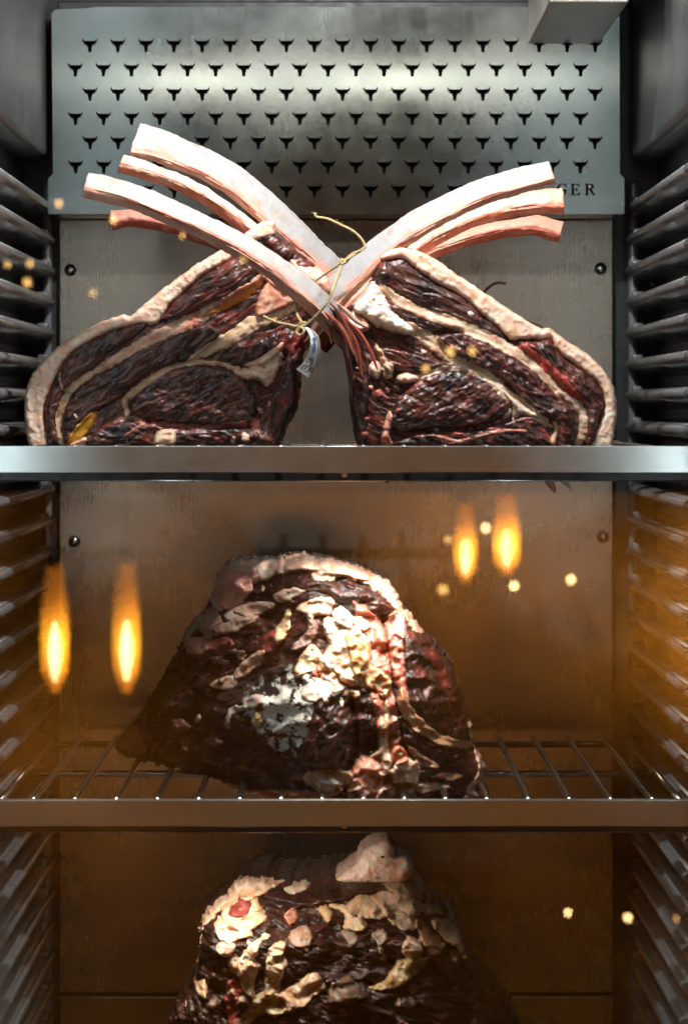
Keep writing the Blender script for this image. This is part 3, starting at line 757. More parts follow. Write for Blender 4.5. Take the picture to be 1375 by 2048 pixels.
# that rear part sits behind the cut face
R2.root.children[-1].location.y += .10
co_ = z((388, 268), (430, 234), (480, 227), (530, 234), (600, 268), (700, 338), (800, 404), (900, 470), (1000, 532), (1030, 545), (1055, 541), (1090, 568), (1150, 608), (1220, 655), (1280, 720), (1310, 790), (1319, 870), (1312, 940), (1298, 1015))
ci_ = z((1212, 1015), (1240, 930), (1262, 855), (1258, 800), (1228, 752), (1170, 704), (1110, 664), (1070, 625), (1055, 588), (1015, 592), (955, 588), (905, 594), (870, 562), (790, 498), (730, 440), (672, 402), (594, 362), (532, 318), (476, 276), (420, 282))
R2.solid('lean_core', z((392, 274), (480, 262), (540, 302), (600, 348), (680, 388), (740, 425), (800, 483), (880, 552), (912, 582), (1022, 580), (1062, 574), (1082, 612), (1120, 652), (1182, 692), (1242, 742), (1272, 795), (1278, 850), (1252, 925), (1232, 1000), (1215, 1017), (1150, 1018), (700, 1018), (350, 1018), (312, 1012), (290, 930), (276, 850), (276, 760), (264, 680), (240, 605), (232, 545), (250, 492), (292, 440), (350, 372), (368, 330)),
         'lean', .17, 26, 26, 'lean', ang=28, red=.5, marb=.45, amp=3.4)
R2.solid('fat_cap', co_ + ci_, 'fat', .165, 27, 11, 'fat', n=3, edge=1.8, main=False, taper=.03, off=8, base=(.82, .58, .43), pink=.5, tint=(.80, .42, .27), amp=2.4, crack=.4)
K2 = dict(RR=R2)
m('muscle', z((384, 290), (420, 272), (480, 266), (540, 308), (600, 353), (680, 394), (740, 432), (800, 487), (860, 542), (897, 582), (860, 577), (780, 547), (700, 512), (600, 482), (520, 452), (450, 420), (400, 380), (370, 350), (362, 330)), t=5, r=25, ang=22, L=90, T=9, amp=3.2, red=.12, marb=.2, brown=.7, **K2)
m('muscle', z((388, 300), (400, 268), (425, 268), (420, 300), (430, 340), (400, 350), (372, 362), (356, 345)), t=8, r=10, ang=60, red=1.0, marb=.1, amp=3, **K2)
m('muscle', z((930, 572), (1000, 584), (1060, 574), (1080, 618), (1120, 662), (1180, 702), (1240, 752), (1268, 802), (1268, 850), (1244, 930), (1212, 1015), (1188, 1015), (1200, 920), (1190, 850), (1150, 810), (1100, 770), (1060, 720), (1000, 660), (940, 622)), t=10, r=20, ang=55, L=40, T=9, amp=5, red=.6, marb=.2, brown=.1, **K2)
m('muscle', z((610, 584), (660, 562), (740, 567), (830, 602), (900, 642), (970, 692), (1030, 747), (1080, 802), (1130, 852), (1150, 912), (1120, 1015), (1085, 1015), (1080, 920), (1000, 880), (940, 820), (900, 770), (850, 730), (780, 700), (720, 682), (690, 652), (640, 612)), t=12, r=22, ang=38, L=34, T=10, amp=6, red=.3, marb=.25, brown=.2, **K2)
m('muscle', z((428, 885), (460, 820), (520, 762), (580, 724), (650, 708), (740, 718), (820, 752), (878, 802), (900, 850), (890, 888), (830, 908), (760, 928), (700, 938), (600, 935), (500, 950), (438, 932)), t=16, r=36, ang=-28, L=46, T=9, amp=4.5, red=.4, marb=.75, brown=.3, **K2)
m('muscle', z((905, 902), (960, 884), (1010, 902), (1050, 962), (1060, 1015), (470, 1015), (500, 965), (620, 948), (760, 942), (850, 917)), t=7, r=14, ang=10, L=40, T=8, amp=5, red=.85, marb=.45, brown=.4, **K2)
m('muscle', z((246, 570), (290, 592), (330, 680), (352, 760), (342, 860), (330, 1015), (306, 1015), (290, 900), (280, 800), (268, 690)), t=6, r=14, ang=80, L=70, T=8, amp=4, red=.3, marb=.2, **K2)
m('muscle', z((380, 622), (450, 622), (560, 652), (672, 692), (600, 712), (500, 717), (440, 702), (400, 662)), t=8, r=12, ang=15, L=50, T=8, amp=4, red=.6, marb=.4, **K2)
m('muscle', z((420, 450), (520, 470), (620, 500), (720, 540), (660, 548), (600, 560), (530, 545), (470, 500)), t=6, r=10, ang=20, amp=3, red=.2, **K2)
m('rib_seam', z((395, 385), (470, 440), (560, 487), (650, 515), (740, 550), (830, 590), (920, 640), (990, 690), (1040, 740), (1095, 800)), 'fat', 13, 9, w=[8, 10, 11, 12, 12, 12, 11, 9, 8, 6], base=(.68, .50, .34), pink=.5, tint=(.5, .16, .08), amp=1.5, red=.15, **K2)
m('fat_seam', z((1085, 795), (1135, 820), (1175, 870), (1183, 935), (1160, 1015)), 'fat', 8, 7, w=[6, 7, 8, 8, 8], base=(.66, .46, .32), pink=.5, amp=2, **K2)
m('red_strip', z((945, 615), (1010, 665), (1060, 712), (1110, 762), (1165, 818)), 'fat', 7, 7, w=[5, 9, 10, 9, 5], base=(.42, .045, .03), pink=.6, tint=(.55, .15, .1), amp=1.5, crack=.1, **K2)
m('fat_seam', z((490, 535), (600, 600), (660, 662), (740, 697), (820, 742), (880, 802), (940, 845), (1000, 885), (1060, 930)), 'fat', 10, 8, w=[10, 16, 12, 10, 11, 12, 13, 9, 5], base=TAN, pink=.35, amp=2.6, crack=.9, edge=2, **K2)
m('fat_seam', z((470, 745), (560, 728), (640, 702), (720, 702), (800, 735), (870, 790), (912, 850), (872, 896)), 'fat', 9, 6, w=[7, 6, 5, 5, 6, 7, 7, 3], base=(.62, .46, .32), pink=.3, amp=1.5, **K2)
m('fat_chunk', z((868, 786), (905, 812), (960, 850), (1015, 892), (985, 888), (935, 884), (906, 905), (905, 850)), 'fat', 10, 9, base=(.74, .60, .45), pink=.2, amp=1.6, **K2)
m('fat_chunk', z((286, 472), (296, 420), (328, 400), (350, 360), (384, 380), (412, 430), (440, 480), (492, 522), (522, 552), (500, 568), (430, 558), (370, 532), (330, 502)), 'fat', 24, 16, base=WHITE, pink=.4, tint=(.74, .5, .38), amp=5, crack=.6, edge=2.5, **K2)
m('fat_chunk', z((246, 500), (280, 480), (330, 510), (350, 545), (310, 560), (270, 540)), 'fat', 13, 9, base=CREAM, pink=.7, tint=ROSE, amp=5, crack=.9, red=.5, edge=3, **K2)
m('fat_chunk', z((350, 700), (362, 672), (388, 680), (398, 710), (382, 740), (360, 730)), 'fat', 11, 8, base=CREAM, pink=.5, amp=2, **K2)
m('fat_chunk', z((400, 690), (430, 680), (446, 700), (430, 740), (405, 735)), 'fat', 10, 7, base=CREAM, pink=.3, amp=3, crack=.8, edge=2.5, **K2)
m('fat_chunk', z((375, 600), (400, 640), (425, 680), (440, 720), (420, 720), (395, 680), (370, 630)), 'fat', 8, 6, base=TAN, pink=.4, amp=3, edge=2.5, **K2)
m('fat_chunk', z((455, 735), (490, 715), (540, 735), (520, 755), (470, 760)), 'fat', 9, 7, base=CREAM, pink=.3, amp=3, **K2)
m('fat_chunk', z((395, 985), (405, 930), (420, 880), (432, 870), (438, 910), (428, 960), (440, 1000), (410, 1005)), 'fat', 9, 7, base=PINK, pink=.5, tint=ROSE, amp=3, red=.4, edge=2.5, **K2)
m('fat_chunk', z((1055, 985), (1070, 940), (1062, 905), (1085, 930), (1080, 985), (1065, 1012)), 'fat', 7, 5, base=TAN, pink=.3, amp=2, **K2)
m('fat_seam', z((640, 1000), (720, 985), (800, 960), (880, 945), (960, 948)), 'fat', 6, 4, w=[3, 4, 3, 4, 2], base=(.5, .22, .15), pink=.7, tint=ROSE, amp=2, **K2)
m('fat_seam', z((560, 960), (620, 965), (680, 985), (740, 990)), 'fat', 6, 4, w=[2, 4, 3, 3], base=(.5, .25, .17), pink=.7, tint=ROSE, amp=2, **K2)
for (x, y, rr, b) in ((742, 492, 12, WHITE), (355, 775, 9, PINK), (385, 800, 14, ROSE), (420, 790, 10, ROSE), (345, 900, 10, ROSE), (330, 960, 12, ROSE), (560, 640, 9, CREAM), (300, 700, 4, WHITE), (460, 870, 10, ROSE), (700, 990, 9, CREAM)):
    m('fat_fleck', z((x - rr, y), (x - rr * .3, y - rr * 1.2), (x + rr, y - rr * .6), (x + rr * .8, y + rr * .7), (x - rr * .2, y + rr)), 'fat', 3.5, 5, base=b, amp=2.5, edge=3.5, es=6., **K2)
# ribs of this roast lean to the left
rib('rib_bone', [(271, 279), (330, 296), (406, 328), (478, 370), (541, 424), (596, 475), (642, 519), (690, 565), (740, 620)], [66, 62, 58, 57, 57, 54, 50, 46, 40], 0.0085, [2.575, 2.585, 2.595, 2.60, 2.61, 2.62], RR_, 21, tilt=44)
rib('rib_bone', [(243, 327), (298, 344), (359, 366), (418, 398), (473, 436), (520, 476), (600, 545), (690, 610)], [36, 32, 29, 28, 28, 28, 28, 28], 0.0125, [2.66, 2.66, 2.665, 2.67, 2.67], RR_, 22, tilt=42, pale=(.78, .58, .45), under=(.55, .20, .12))
rib('rib_bone', [(172, 371), (245, 387), (330, 419), (414, 458), (490, 498), (562, 545), (625, 598), (663, 638), (700, 690), (716, 740)], [48, 48, 48, 47, 47, 48, 50, 50, 38, 18], .013, [2.46, 2.462, 2.465, 2.47, 2.475, 2.478, 2.48, 2.49, 2.525, 2.56], RR_, 23, tilt=44, pale=(.33, .305, .285))
rib('rib_bone', [(224, 441), (267, 437), (330, 447), (393, 467), (444, 489), (540, 550), (640, 620), (720, 680)], [36, 30, 27, 23, 21, 22, 24, 26], 0.014, [2.74, 2.74, 2.73, 2.72, 2.70, 2.68], RR_, 24, tilt=33, pale=(.62, .30, .22), under=(.42, .11, .07))
# shreds hanging through the shelf
def shred(pts, rr, Y, col, root):
    c = catmull(pts, 5); k = len(c); r = np.interp(np.linspace(0, 1, k), np.linspace(0, 1, len(rr)), rr)
    bm = tube([P(a, b, Y) for a, b in c], .003, 12, True, [x / pxm(Y) for x in r]); me = bm_mesh(bm, 'shred', True)
    a = me.color_attributes.new('Col', 'FLOAT_COLOR', 'POINT')
    for i, dt in enumerate(a.data): dt.color = (*[q * random.uniform(.7, 1.15) for q in col], 1)
    link('shred', me, M['fat'], root)
random.seed(4)
for (pa, rr_, yy_, cc_) in (([(640, 618), (668, 640), (690, 668), (708, 712)], [2, 7, 8, 3], 2.478, (.55, .14, .09)), ([(664, 612), (686, 640), (704, 676), (716, 730)], [3, 9, 9, 3], 2.488, (.66, .30, .21)),
                     ([(672, 606), (692, 622), (712, 642), (735, 655)], [3, 7, 8, 3], 2.490, (.74, .52, .40)), ([(650, 640), (676, 668), (694, 704), (704, 750)], [2, 6, 7, 2], 2.486, (.30, .05, .035)),
                     ([(684, 632), (700, 660), (716, 700), (724, 760)], [2, 6, 7, 3], 2.486, (.40, .08, .05)), ([(668, 660), (686, 690), (698, 740), (702, 800)], [3, 8, 9, 3], 2.500, (.10, .03, .02))):
    shred(pa, [q_ * .62 for q_ in rr_], yy_, tuple(q_ * .62 for q_ in cc_), RR_)
for k_ in range(14):
    x0_ = random.uniform(640, 690); y0_ = 600 + (x0_ - 640) * .55 + random.uniform(-8, 34); ln_ = random.uniform(40, 110); dx_ = random.uniform(.25, .75)
    shred([(x0_, y0_), (x0_ + ln_ * dx_ * .5, y0_ + ln_ * .33), (x0_ + ln_ * dx_ * .8 + random.uniform(-4, 4), y0_ + ln_ * .68), (x0_ + ln_ * dx_, y0_ + ln_)], [1, random.uniform(2.2, 4.5), random.uniform(2, 4.5), 1],
          2.476 + .0002 * (y0_ - 600) + random.uniform(0, .008), random.choice(((.32, .06, .04), (.18, .045, .03), (.48, .22, .15), (.58, .38, .27), (.09, .03, .02))), RR_)
shred([(1090, 930), (1098, 962), (1106, 978), (1109, 987)], [12, 9, 5, 1], 2.55, (.6, .25, .18), RR_)
shred([(1126, 930), (1126, 956), (1134, 968), (1142, 982)], [14, 10, 5, 1], 2.55, (.7, .5, .4), RR_)
shred([(775, 930), (772, 955), (776, 966)], [14, 9, 2], 2.55, (.06, .02, .015), RR_)

#@@MIDDLE
MR_ = empty('aged_roast', P(600, 1600, 2.6), 'dark crusted roast with white mould alone on the lower shelf', 'beef roast')
z = ZP(200, 1080, 1.71875)
def yf_mid(x, y):
    x = np.asarray(x, float); return 2.475 + .26 * np.clip((620 - x) / 400, 0, 1) ** 1.2 + .10 * np.clip((x - 800) / 200, 0, 1) ** 1.5 + .05 * np.clip((1400 - np.asarray(y, float)) / 300, 0, 1)
R3 = Roast(MR_, yf_mid); R3.leanmat = 'crust'; R3.n = 40; R3.tone = .62
R3.solid('lean_core', z((408, 120), (440, 85), (510, 62), (560, 70), (620, 66), (690, 54), (780, 66), (860, 86), (940, 118), (1000, 160), (1036, 225), (1076, 275), (1108, 315), (1158, 365), (1198, 415), (1228, 485), (1252, 565), (1272, 640), (1280, 705), (1298, 725), (1318, 780), (1312, 830), (1296, 905), (850, 905), (640, 900), (520, 868), (400, 822), (300, 796), (200, 770), (120, 750), (66, 728), (56, 695), (104, 640), (144, 600), (204, 500), (254, 410), (294, 330), (324, 280), (364, 230), (392, 175)),
         'lean', .16, 26, 34, 'crust', ang=-30, L=60, T=11, red=.22, marb=.2, amp=5.5, brown=.5, edge=5, crag=22)
K3 = dict(RR=R3)
m('muscle', z((230, 420), (330, 300), (420, 240), (560, 260), (640, 330), (560, 400), (440, 470), (330, 560), (200, 600), (150, 590)), t=10, r=26, ang=-35, L=60, T=12, amp=6, red=.12, marb=.2, brown=.3, **K3)
m('muscle', z((110, 680), (160, 630), (280, 620), (420, 640), (560, 700), (700, 780), (720, 850), (560, 860), (400, 810), (220, 765), (110, 740)), t=6, r=30, ang=8, L=70, T=12, amp=5, red=.05, marb=.12, brown=.2, **K3)
m('muscle', z((540, 170), (640, 130), (760, 130), (880, 150), (980, 190), (1020, 250), (960, 260), (860, 240), (740, 210), (620, 220)), t=11, r=20, ang=8, L=60, T=10, amp=5, red=.2, marb=.15, **K3)
m('muscle', z((1050, 310), (1110, 320), (1190, 410), (1225, 490), (1250, 570), (1268, 660), (1200, 690), (1120, 650), (1060, 560), (1040, 440)), t=8, r=30, ang=65, L=60, T=12, amp=4, red=.7, marb=.15, brown=.8, **K3)
m('muscle', z((1090, 780), (1180, 740), (1280, 720), (1310, 780), (1290, 890), (1100, 890)), t=10, r=20, ang=-15, L=50, T=9, amp=5, red=.9, marb=.3, **K3)
m('muscle', z((1040, 620), (1120, 660), (1220, 690), (1260, 710), (1180, 760), (1090, 740), (1040, 690)), t=8, r=16, ang=20, L=40, T=9, amp=5, red=.5, marb=.4, brown=.8, **K3)
m('round_muscle', z((330, 590), (420, 520), (540, 450), (640, 420), (720, 430), (800, 470), (850, 520), (870, 600), (870, 700), (840, 770), (740, 775), (640, 740), (560, 680), (440, 640), (350, 630)), 'mold', 30, 75, ang=-25, L=90, T=7, amp=1.6, white=1.0, cx=200 + 650 / 1.71875, cy=1080 + 590 / 1.71875, R=105, **K3)
m('muscle', z((720, 640), (740, 560), (800, 505), (845, 510), (868, 590), (870, 700), (835, 775), (740, 770), (690, 740)), t=10, r=22, ang=-55, L=34, T=10, amp=5.5, red=.45, marb=.2, **K3)
m('muscle', z((870, 520), (920, 500), (970, 560), (985, 650), (960, 730), (900, 720), (880, 640)), t=9, r=14, ang=85, L=60, T=8, amp=5, red=.5, marb=.3, **K3)
m('fat_rim', z((380, 190), (392, 165), (410, 110), (440, 78), (510, 56), (560, 68), (620, 62), (690, 48), (780, 60), (860, 82), (940, 112), (1000, 152), (1040, 222), (1078, 272), (1112, 314), (1070, 305), (1030, 255), (990, 205), (930, 160), (860, 130), (760, 112), (680, 100), (600, 118), (540, 140), (500, 150), (470, 190), (440, 230), (400, 240)), 'fat', 12, 12, base=(.66, .46, .34), pink=.8, tint=(.58, .24, .16), amp=4, crack=.6, red=.35, edge=3, n=3, **K3)
m('fat_flap', z((540, 90), (570, 70), (610, 75), (600, 120), (560, 135)), 'fat', 10, 10, base=CREAM, pink=.5, amp=2, **K3)
m('fat_flap', z((640, 70), (690, 58), (780, 70), (860, 90), (930, 130), (900, 135), (800, 110), (700, 100), (640, 110)), 'fat', 10, 12, base=(.68, .46, .35), pink=.4, amp=2.5, **K3)
fl3 = [(((880, 250), (960, 300), (985, 400), (1000, 520), (1020, 640), (1010, 760), (990, 880), (955, 880), (965, 740), (950, 620), (930, 520), (900, 440), (905, 340)), (.46, .16, .11), 8),
       (((400, 200), (430, 130), (480, 110), (520, 140), (500, 190), (450, 230)), (.60, .28, .20), 9),
       (((440, 250), (520, 210), (600, 215), (560, 250), (470, 275)), (.50, .36, .27), 8),
       (((360, 250), (400, 235), (420, 280), (380, 310), (345, 300)), (.34, .20, .14), 7),
       (((560, 330), (600, 300), (640, 320), (600, 380), (560, 380)), (.20, .05, .04), 6),
       (((720, 470), (790, 480), (840, 500), (800, 510), (740, 540), (700, 520)), (.66, .58, .48), 5),
       (((680, 235), (720, 205), (775, 195), (798, 215), (780, 250), (740, 252), (735, 278), (715, 272), (712, 248)), (.62, .48, .36), 10),
       (((720, 270), (742, 268), (745, 330), (700, 365), (650, 375), (690, 330), (715, 300)), (.30, .20, .18), 6),
       (((605, 320), (640, 245), (655, 250), (650, 300), (620, 345)), (.60, .45, .27), 8),
       (((385, 490), (440, 462), (470, 468), (460, 495), (430, 508)), (.66, .48, .32), 9),
       (((470, 465), (480, 430), (540, 380), (565, 378), (555, 415), (510, 455)), (.52, .33, .23), 10),
       (((470, 240), (510, 215), (570, 218), (580, 240), (520, 255)), (.46, .30, .21), 9),
       (((400, 300), (470, 265), (540, 260), (500, 290), (430, 315)), (.42, .28, .2), 8),
       (((600, 180), (660, 160), (700, 170), (650, 200), (610, 205)), (.34, .27, .22), 7),
       (((735, 115), (780, 100), (830, 110), (800, 130), (750, 132)), (.60, .46, .36), 8),
       (((690, 410), (725, 365), (750, 375), (800, 450), (815, 480), (790, 478), (740, 440), (690, 460), (678, 440)), (.74, .60, .38), 14),
       (((775, 300), (790, 270), (850, 290), (900, 320), (920, 370), (900, 440), (860, 470), (800, 430), (775, 400), (790, 350)), (.74, .55, .40), 20),
       (((800, 250), (830, 225), (870, 270), (860, 292), (820, 280)), WHITE, 14),
       (((870, 265), (900, 262), (925, 290), (900, 300), (875, 290)), (.76, .58, .40), 11),
       (((850, 330), (910, 345), (920, 380), (895, 440), (870, 440), (860, 390)), (.62, .42, .20), 9),
       (((890, 470), (930, 430), (985, 465), (990, 500), (970, 530), (940, 500), (900, 495)), (.68, .48, .25), 13),
       (((820, 465), (850, 455), (885, 480), (860, 492)), CREAM, 10),
       (((848, 520), (850, 508), (885, 508), (888, 528), (860, 536)), (.74, .56, .33), 11),
       (((530, 610), (540, 585), (560, 590), (558, 625), (538, 628)), (.66, .50, .28), 9),
       (((435, 620), (450, 570), (490, 560), (500, 575), (460, 590), (450, 630)), (.56, .48, .42), 7),
       (((500, 560), (510, 530), (560, 525), (555, 545), (525, 565)), (.58, .50, .42), 7),
       (((985, 300), (1010, 258), (1045, 275), (1040, 380), (1050, 500), (1062, 570), (1040, 560), (1010, 450), (995, 370)), (.52, .20, .15), 12),
       (((1000, 262), (1042, 262), (1045, 330), (1020, 320)), (.56, .38, .34), 5),
       (((1045, 500), (1065, 560), (1110, 610), (1160, 650), (1255, 680), (1240, 700), (1150, 680), (1080, 640), (1035, 570)), (.50, .30, .17), 8),
       (((975, 560), (990, 580), (985, 700), (1000, 740), (975, 800), (950, 780), (905, 760), (960, 700), (975, 640)), (.70, .52, .36), 11),
       (((855, 850), (880, 760), (920, 745), (960, 770), (965, 840), (940, 900), (870, 905)), (.72, .36, .26), 20),
       (((1000, 790), (1030, 750), (1080, 755), (1090, 800), (1075, 860), (1100, 905), (960, 905), (970, 840), (1010, 830)), (.76, .56, .42), 18),
       (((1005, 750), (1010, 700), (1040, 705), (1055, 740), (1030, 755)), (.62, .24, .14), 12),
       (((1085, 845), (1110, 825), (1170, 830), (1200, 840), (1150, 850), (1110, 860)), (.70, .52, .38), 9),
       (((1245, 905), (1260, 840), (1295, 790), (1285, 730), (1310, 750), (1326, 790), (1310, 850), (1290, 905)), (.72, .46, .33), 10),
       (((1062, 700), (1110, 730), (1160, 765), (1120, 768), (1075, 745)), (.40, .26, .17), 7),
       (((705, 815), (730, 790), (800, 782), (850, 790), (855, 815), (820, 850), (790, 870), (745, 845)), (.70, .50, .34), 14),
       (((745, 830), (790, 800), (820, 820), (790, 850)), WHITE, 8),
       (((1140, 800), (1190, 790), (1240, 800), (1200, 815)), (.55, .3, .2), 6),
       (((1262, 620), (1275, 640), (1282, 700), (1272, 690)), CREAM, 6),
       (((55, 700), (100, 650), (135, 625), (140, 660), (170, 720), (140, 750), (80, 735)), (.22, .10, .05), 5),
       (((300, 340), (345, 330), (390, 345), (360, 380), (310, 380)), (.40, .22, .17), 9),
       (((340, 390), (400, 330), (460, 330), (450, 380), (390, 410)), (.16, .05, .04), 9),
       (((280, 340), (320, 275), (352, 262), (340, 290), (300, 340)), (.34, .30, .24), 6),
       (((240, 610), (280, 600), (320, 635), (290, 650)), (.14, .07, .05), 8),
       (((360, 680), (400, 665), (430, 685), (390, 700)), (.22, .12, .08), 8),
       (((330, 610), (345, 590), (352, 600), (340, 620)), (.6, .48, .38), 6),
       (((400, 815), (520, 850), (640, 850), (720, 860), (850, 880), (850, 905), (640, 900), (500, 870)), (.40, .18, .10), 8)]
for pts, b, t in fl3:
    big = max(b) > .3; cm_ = np.mean(pts, 0)
    if big: pts = [tuple(cm_ + (np.array(p_) - cm_) * 1.14) for p_ in pts]
    m('fat_flake' if big else 'tissue', z(*pts), 'fat', t * .6, max(4, t * .5), base=b, pink=.35, tint=tuple(np.array(b) * (.9, .62, .55)), amp=3.6, crack=.9, edge=2.8, es=18., n=2, red=.12, lift=t * .8, **K3)
rg = np.random.RandomState(3)
def flecks(RR, zz, boxes, cnt, r0, r1, cols, name='fat_fleck'):
    for k in range(cnt):
        (xa, ya, xb, yb) = boxes[rg.randint(len(boxes))]; x = rg.uniform(xa, xb); y = rg.uniform(ya, yb); r = rg.uniform(r0, r1); a0 = rg.uniform(0, 6)
        el = rg.uniform(.35, 1); pts = [(x + r * (math.cos(q) * math.cos(a0) - el * math.sin(q) * math.sin(a0)) * rg.uniform(.7, 1.2), y + r * (math.cos(q) * math.sin(a0) + el * math.sin(q) * math.cos(a0)) * rg.uniform(.7, 1.2)) for q in np.linspace(0, 2 * math.pi, 7)[:-1]]
        b = cols[rg.randint(len(cols))]; m(name, zz(*pts), 'fat', rg.uniform(2.5, 5), 4, base=b, pink=.3, amp=2, edge=3.2, es=7., n=3, RR=RR)
flecks(R3, z, [(700, 400, 1000, 560), (960, 560, 1030, 860), (700, 780, 860, 870), (420, 130, 560, 240), (600, 430, 800, 480)], 38, 7, 17, [CREAM, WHITE, TAN, PINK, ROSE])
flecks(R3, z, [(160, 480, 420, 760), (330, 300, 620, 420)], 26, 8, 22, [(.12, .06, .04), (.2, .1, .07), (.3, .2, .15), (.09, .05, .03)], 'tissue')

#@@BOTTOM
BR_ = empty('aged_roast', P(700, 2270, 2.6), 'roast covered in ragged yellow fat flakes at the bottom, pale fat knob on top', 'beef roast')
z = ZP(330, 1660, 1.9097)
def yf_bot(x, y):
    x = np.asarray(x, float); return 2.485 + .08 * np.clip((1880 - np.asarray(y, float)) / 150, 0, 1) + .12 * np.clip((x - 800) / 250, 0, 1) ** 1.5
R4 = Roast(BR_, yf_bot); R4.leanmat = 'crust'; R4.n = 140; R4.tone = .6
R4.solid('lean_core', z((140, 360), (170, 300), (240, 240), (300, 180), (420, 195), (540, 200), (600, 185), (740, 170), (900, 190), (970, 235), (1040, 300), (1120, 370), (1140, 460), (1170, 560), (1260, 620), (1330, 700), (1380, 800), (1400, 1000), (1380, 1160), (0, 1160), (-20, 1000), (10, 760), (60, 640), (110, 570), (128, 480)),
         'lean', .18, 30, 40, 'crust', ang=20, L=50, T=10, red=.3, marb=.15, amp=6, brown=.4, edge=6, crag=24)
K4 = dict(RR=R4)
m('muscle', z((380, 240), (480, 220), (600, 200), (760, 180), (900, 205), (880, 225), (740, 240), (640, 260), (520, 270)), t=11, r=16, ang=5, L=60, T=9, amp=6, red=.1, marb=.1, **K4)
m('muscle', z((450, 320), (600, 300), (760, 330), (900, 380), (960, 460), (900, 540), (740, 560), (600, 520), (480, 520), (460, 400)), t=-6, r=40, ang=10, L=60, T=12, amp=7, red=.6, marb=.1, **K4)
m('muscle', z((560, 600), (660, 530), (760, 560), (900, 600), (1060, 600), (1200, 640), (1320, 720), (1380, 1100), (500, 1100), (480, 700)), t=20, r=60, ang=15, L=70, T=13, amp=7, red=.12, marb=.15, brown=.7, **K4)
m('muscle', z((20, 740), (90, 610), (150, 590), (200, 640), (230, 760), (210, 1100), (10, 1100)), t=14, r=30, ang=80, L=60, T=10, amp=6, red=.2, marb=.3, **K4)
R4b = Roast(BR_, 2.545)
R4b.solid('fat_knob', z((650, 185), (690, 150), (725, 125), (745, 85), (800, 48), (848, 36), (878, 66), (885, 95), (930, 105), (945, 150), (925, 190), (870, 208), (770, 212), (680, 205)), 'fat', .07, 30, 34, 'fat', base=(.80, .56, .46), pink=.5, tint=(.70, .38, .30), amp=3, crack=.5)
KB = dict(RR=R4b)
for (x, y, r) in ((828, 94, 7), (806, 172, 5)):
    R4b.piece('pit', z((x - r * 1.2, y), (x, y - r * .7), (x + r * 1.2, y), (x, y + r * .7)), 'lean', 1.5, 4, 'lean', edge=.8, amp=1)
R4b.piece('stain', z((835, 130), (880, 110), (930, 120), (915, 175), (860, 180)), 'fat', 1, 12, 'fat', base=(.68, .36, .26), amp=2, edge=5)
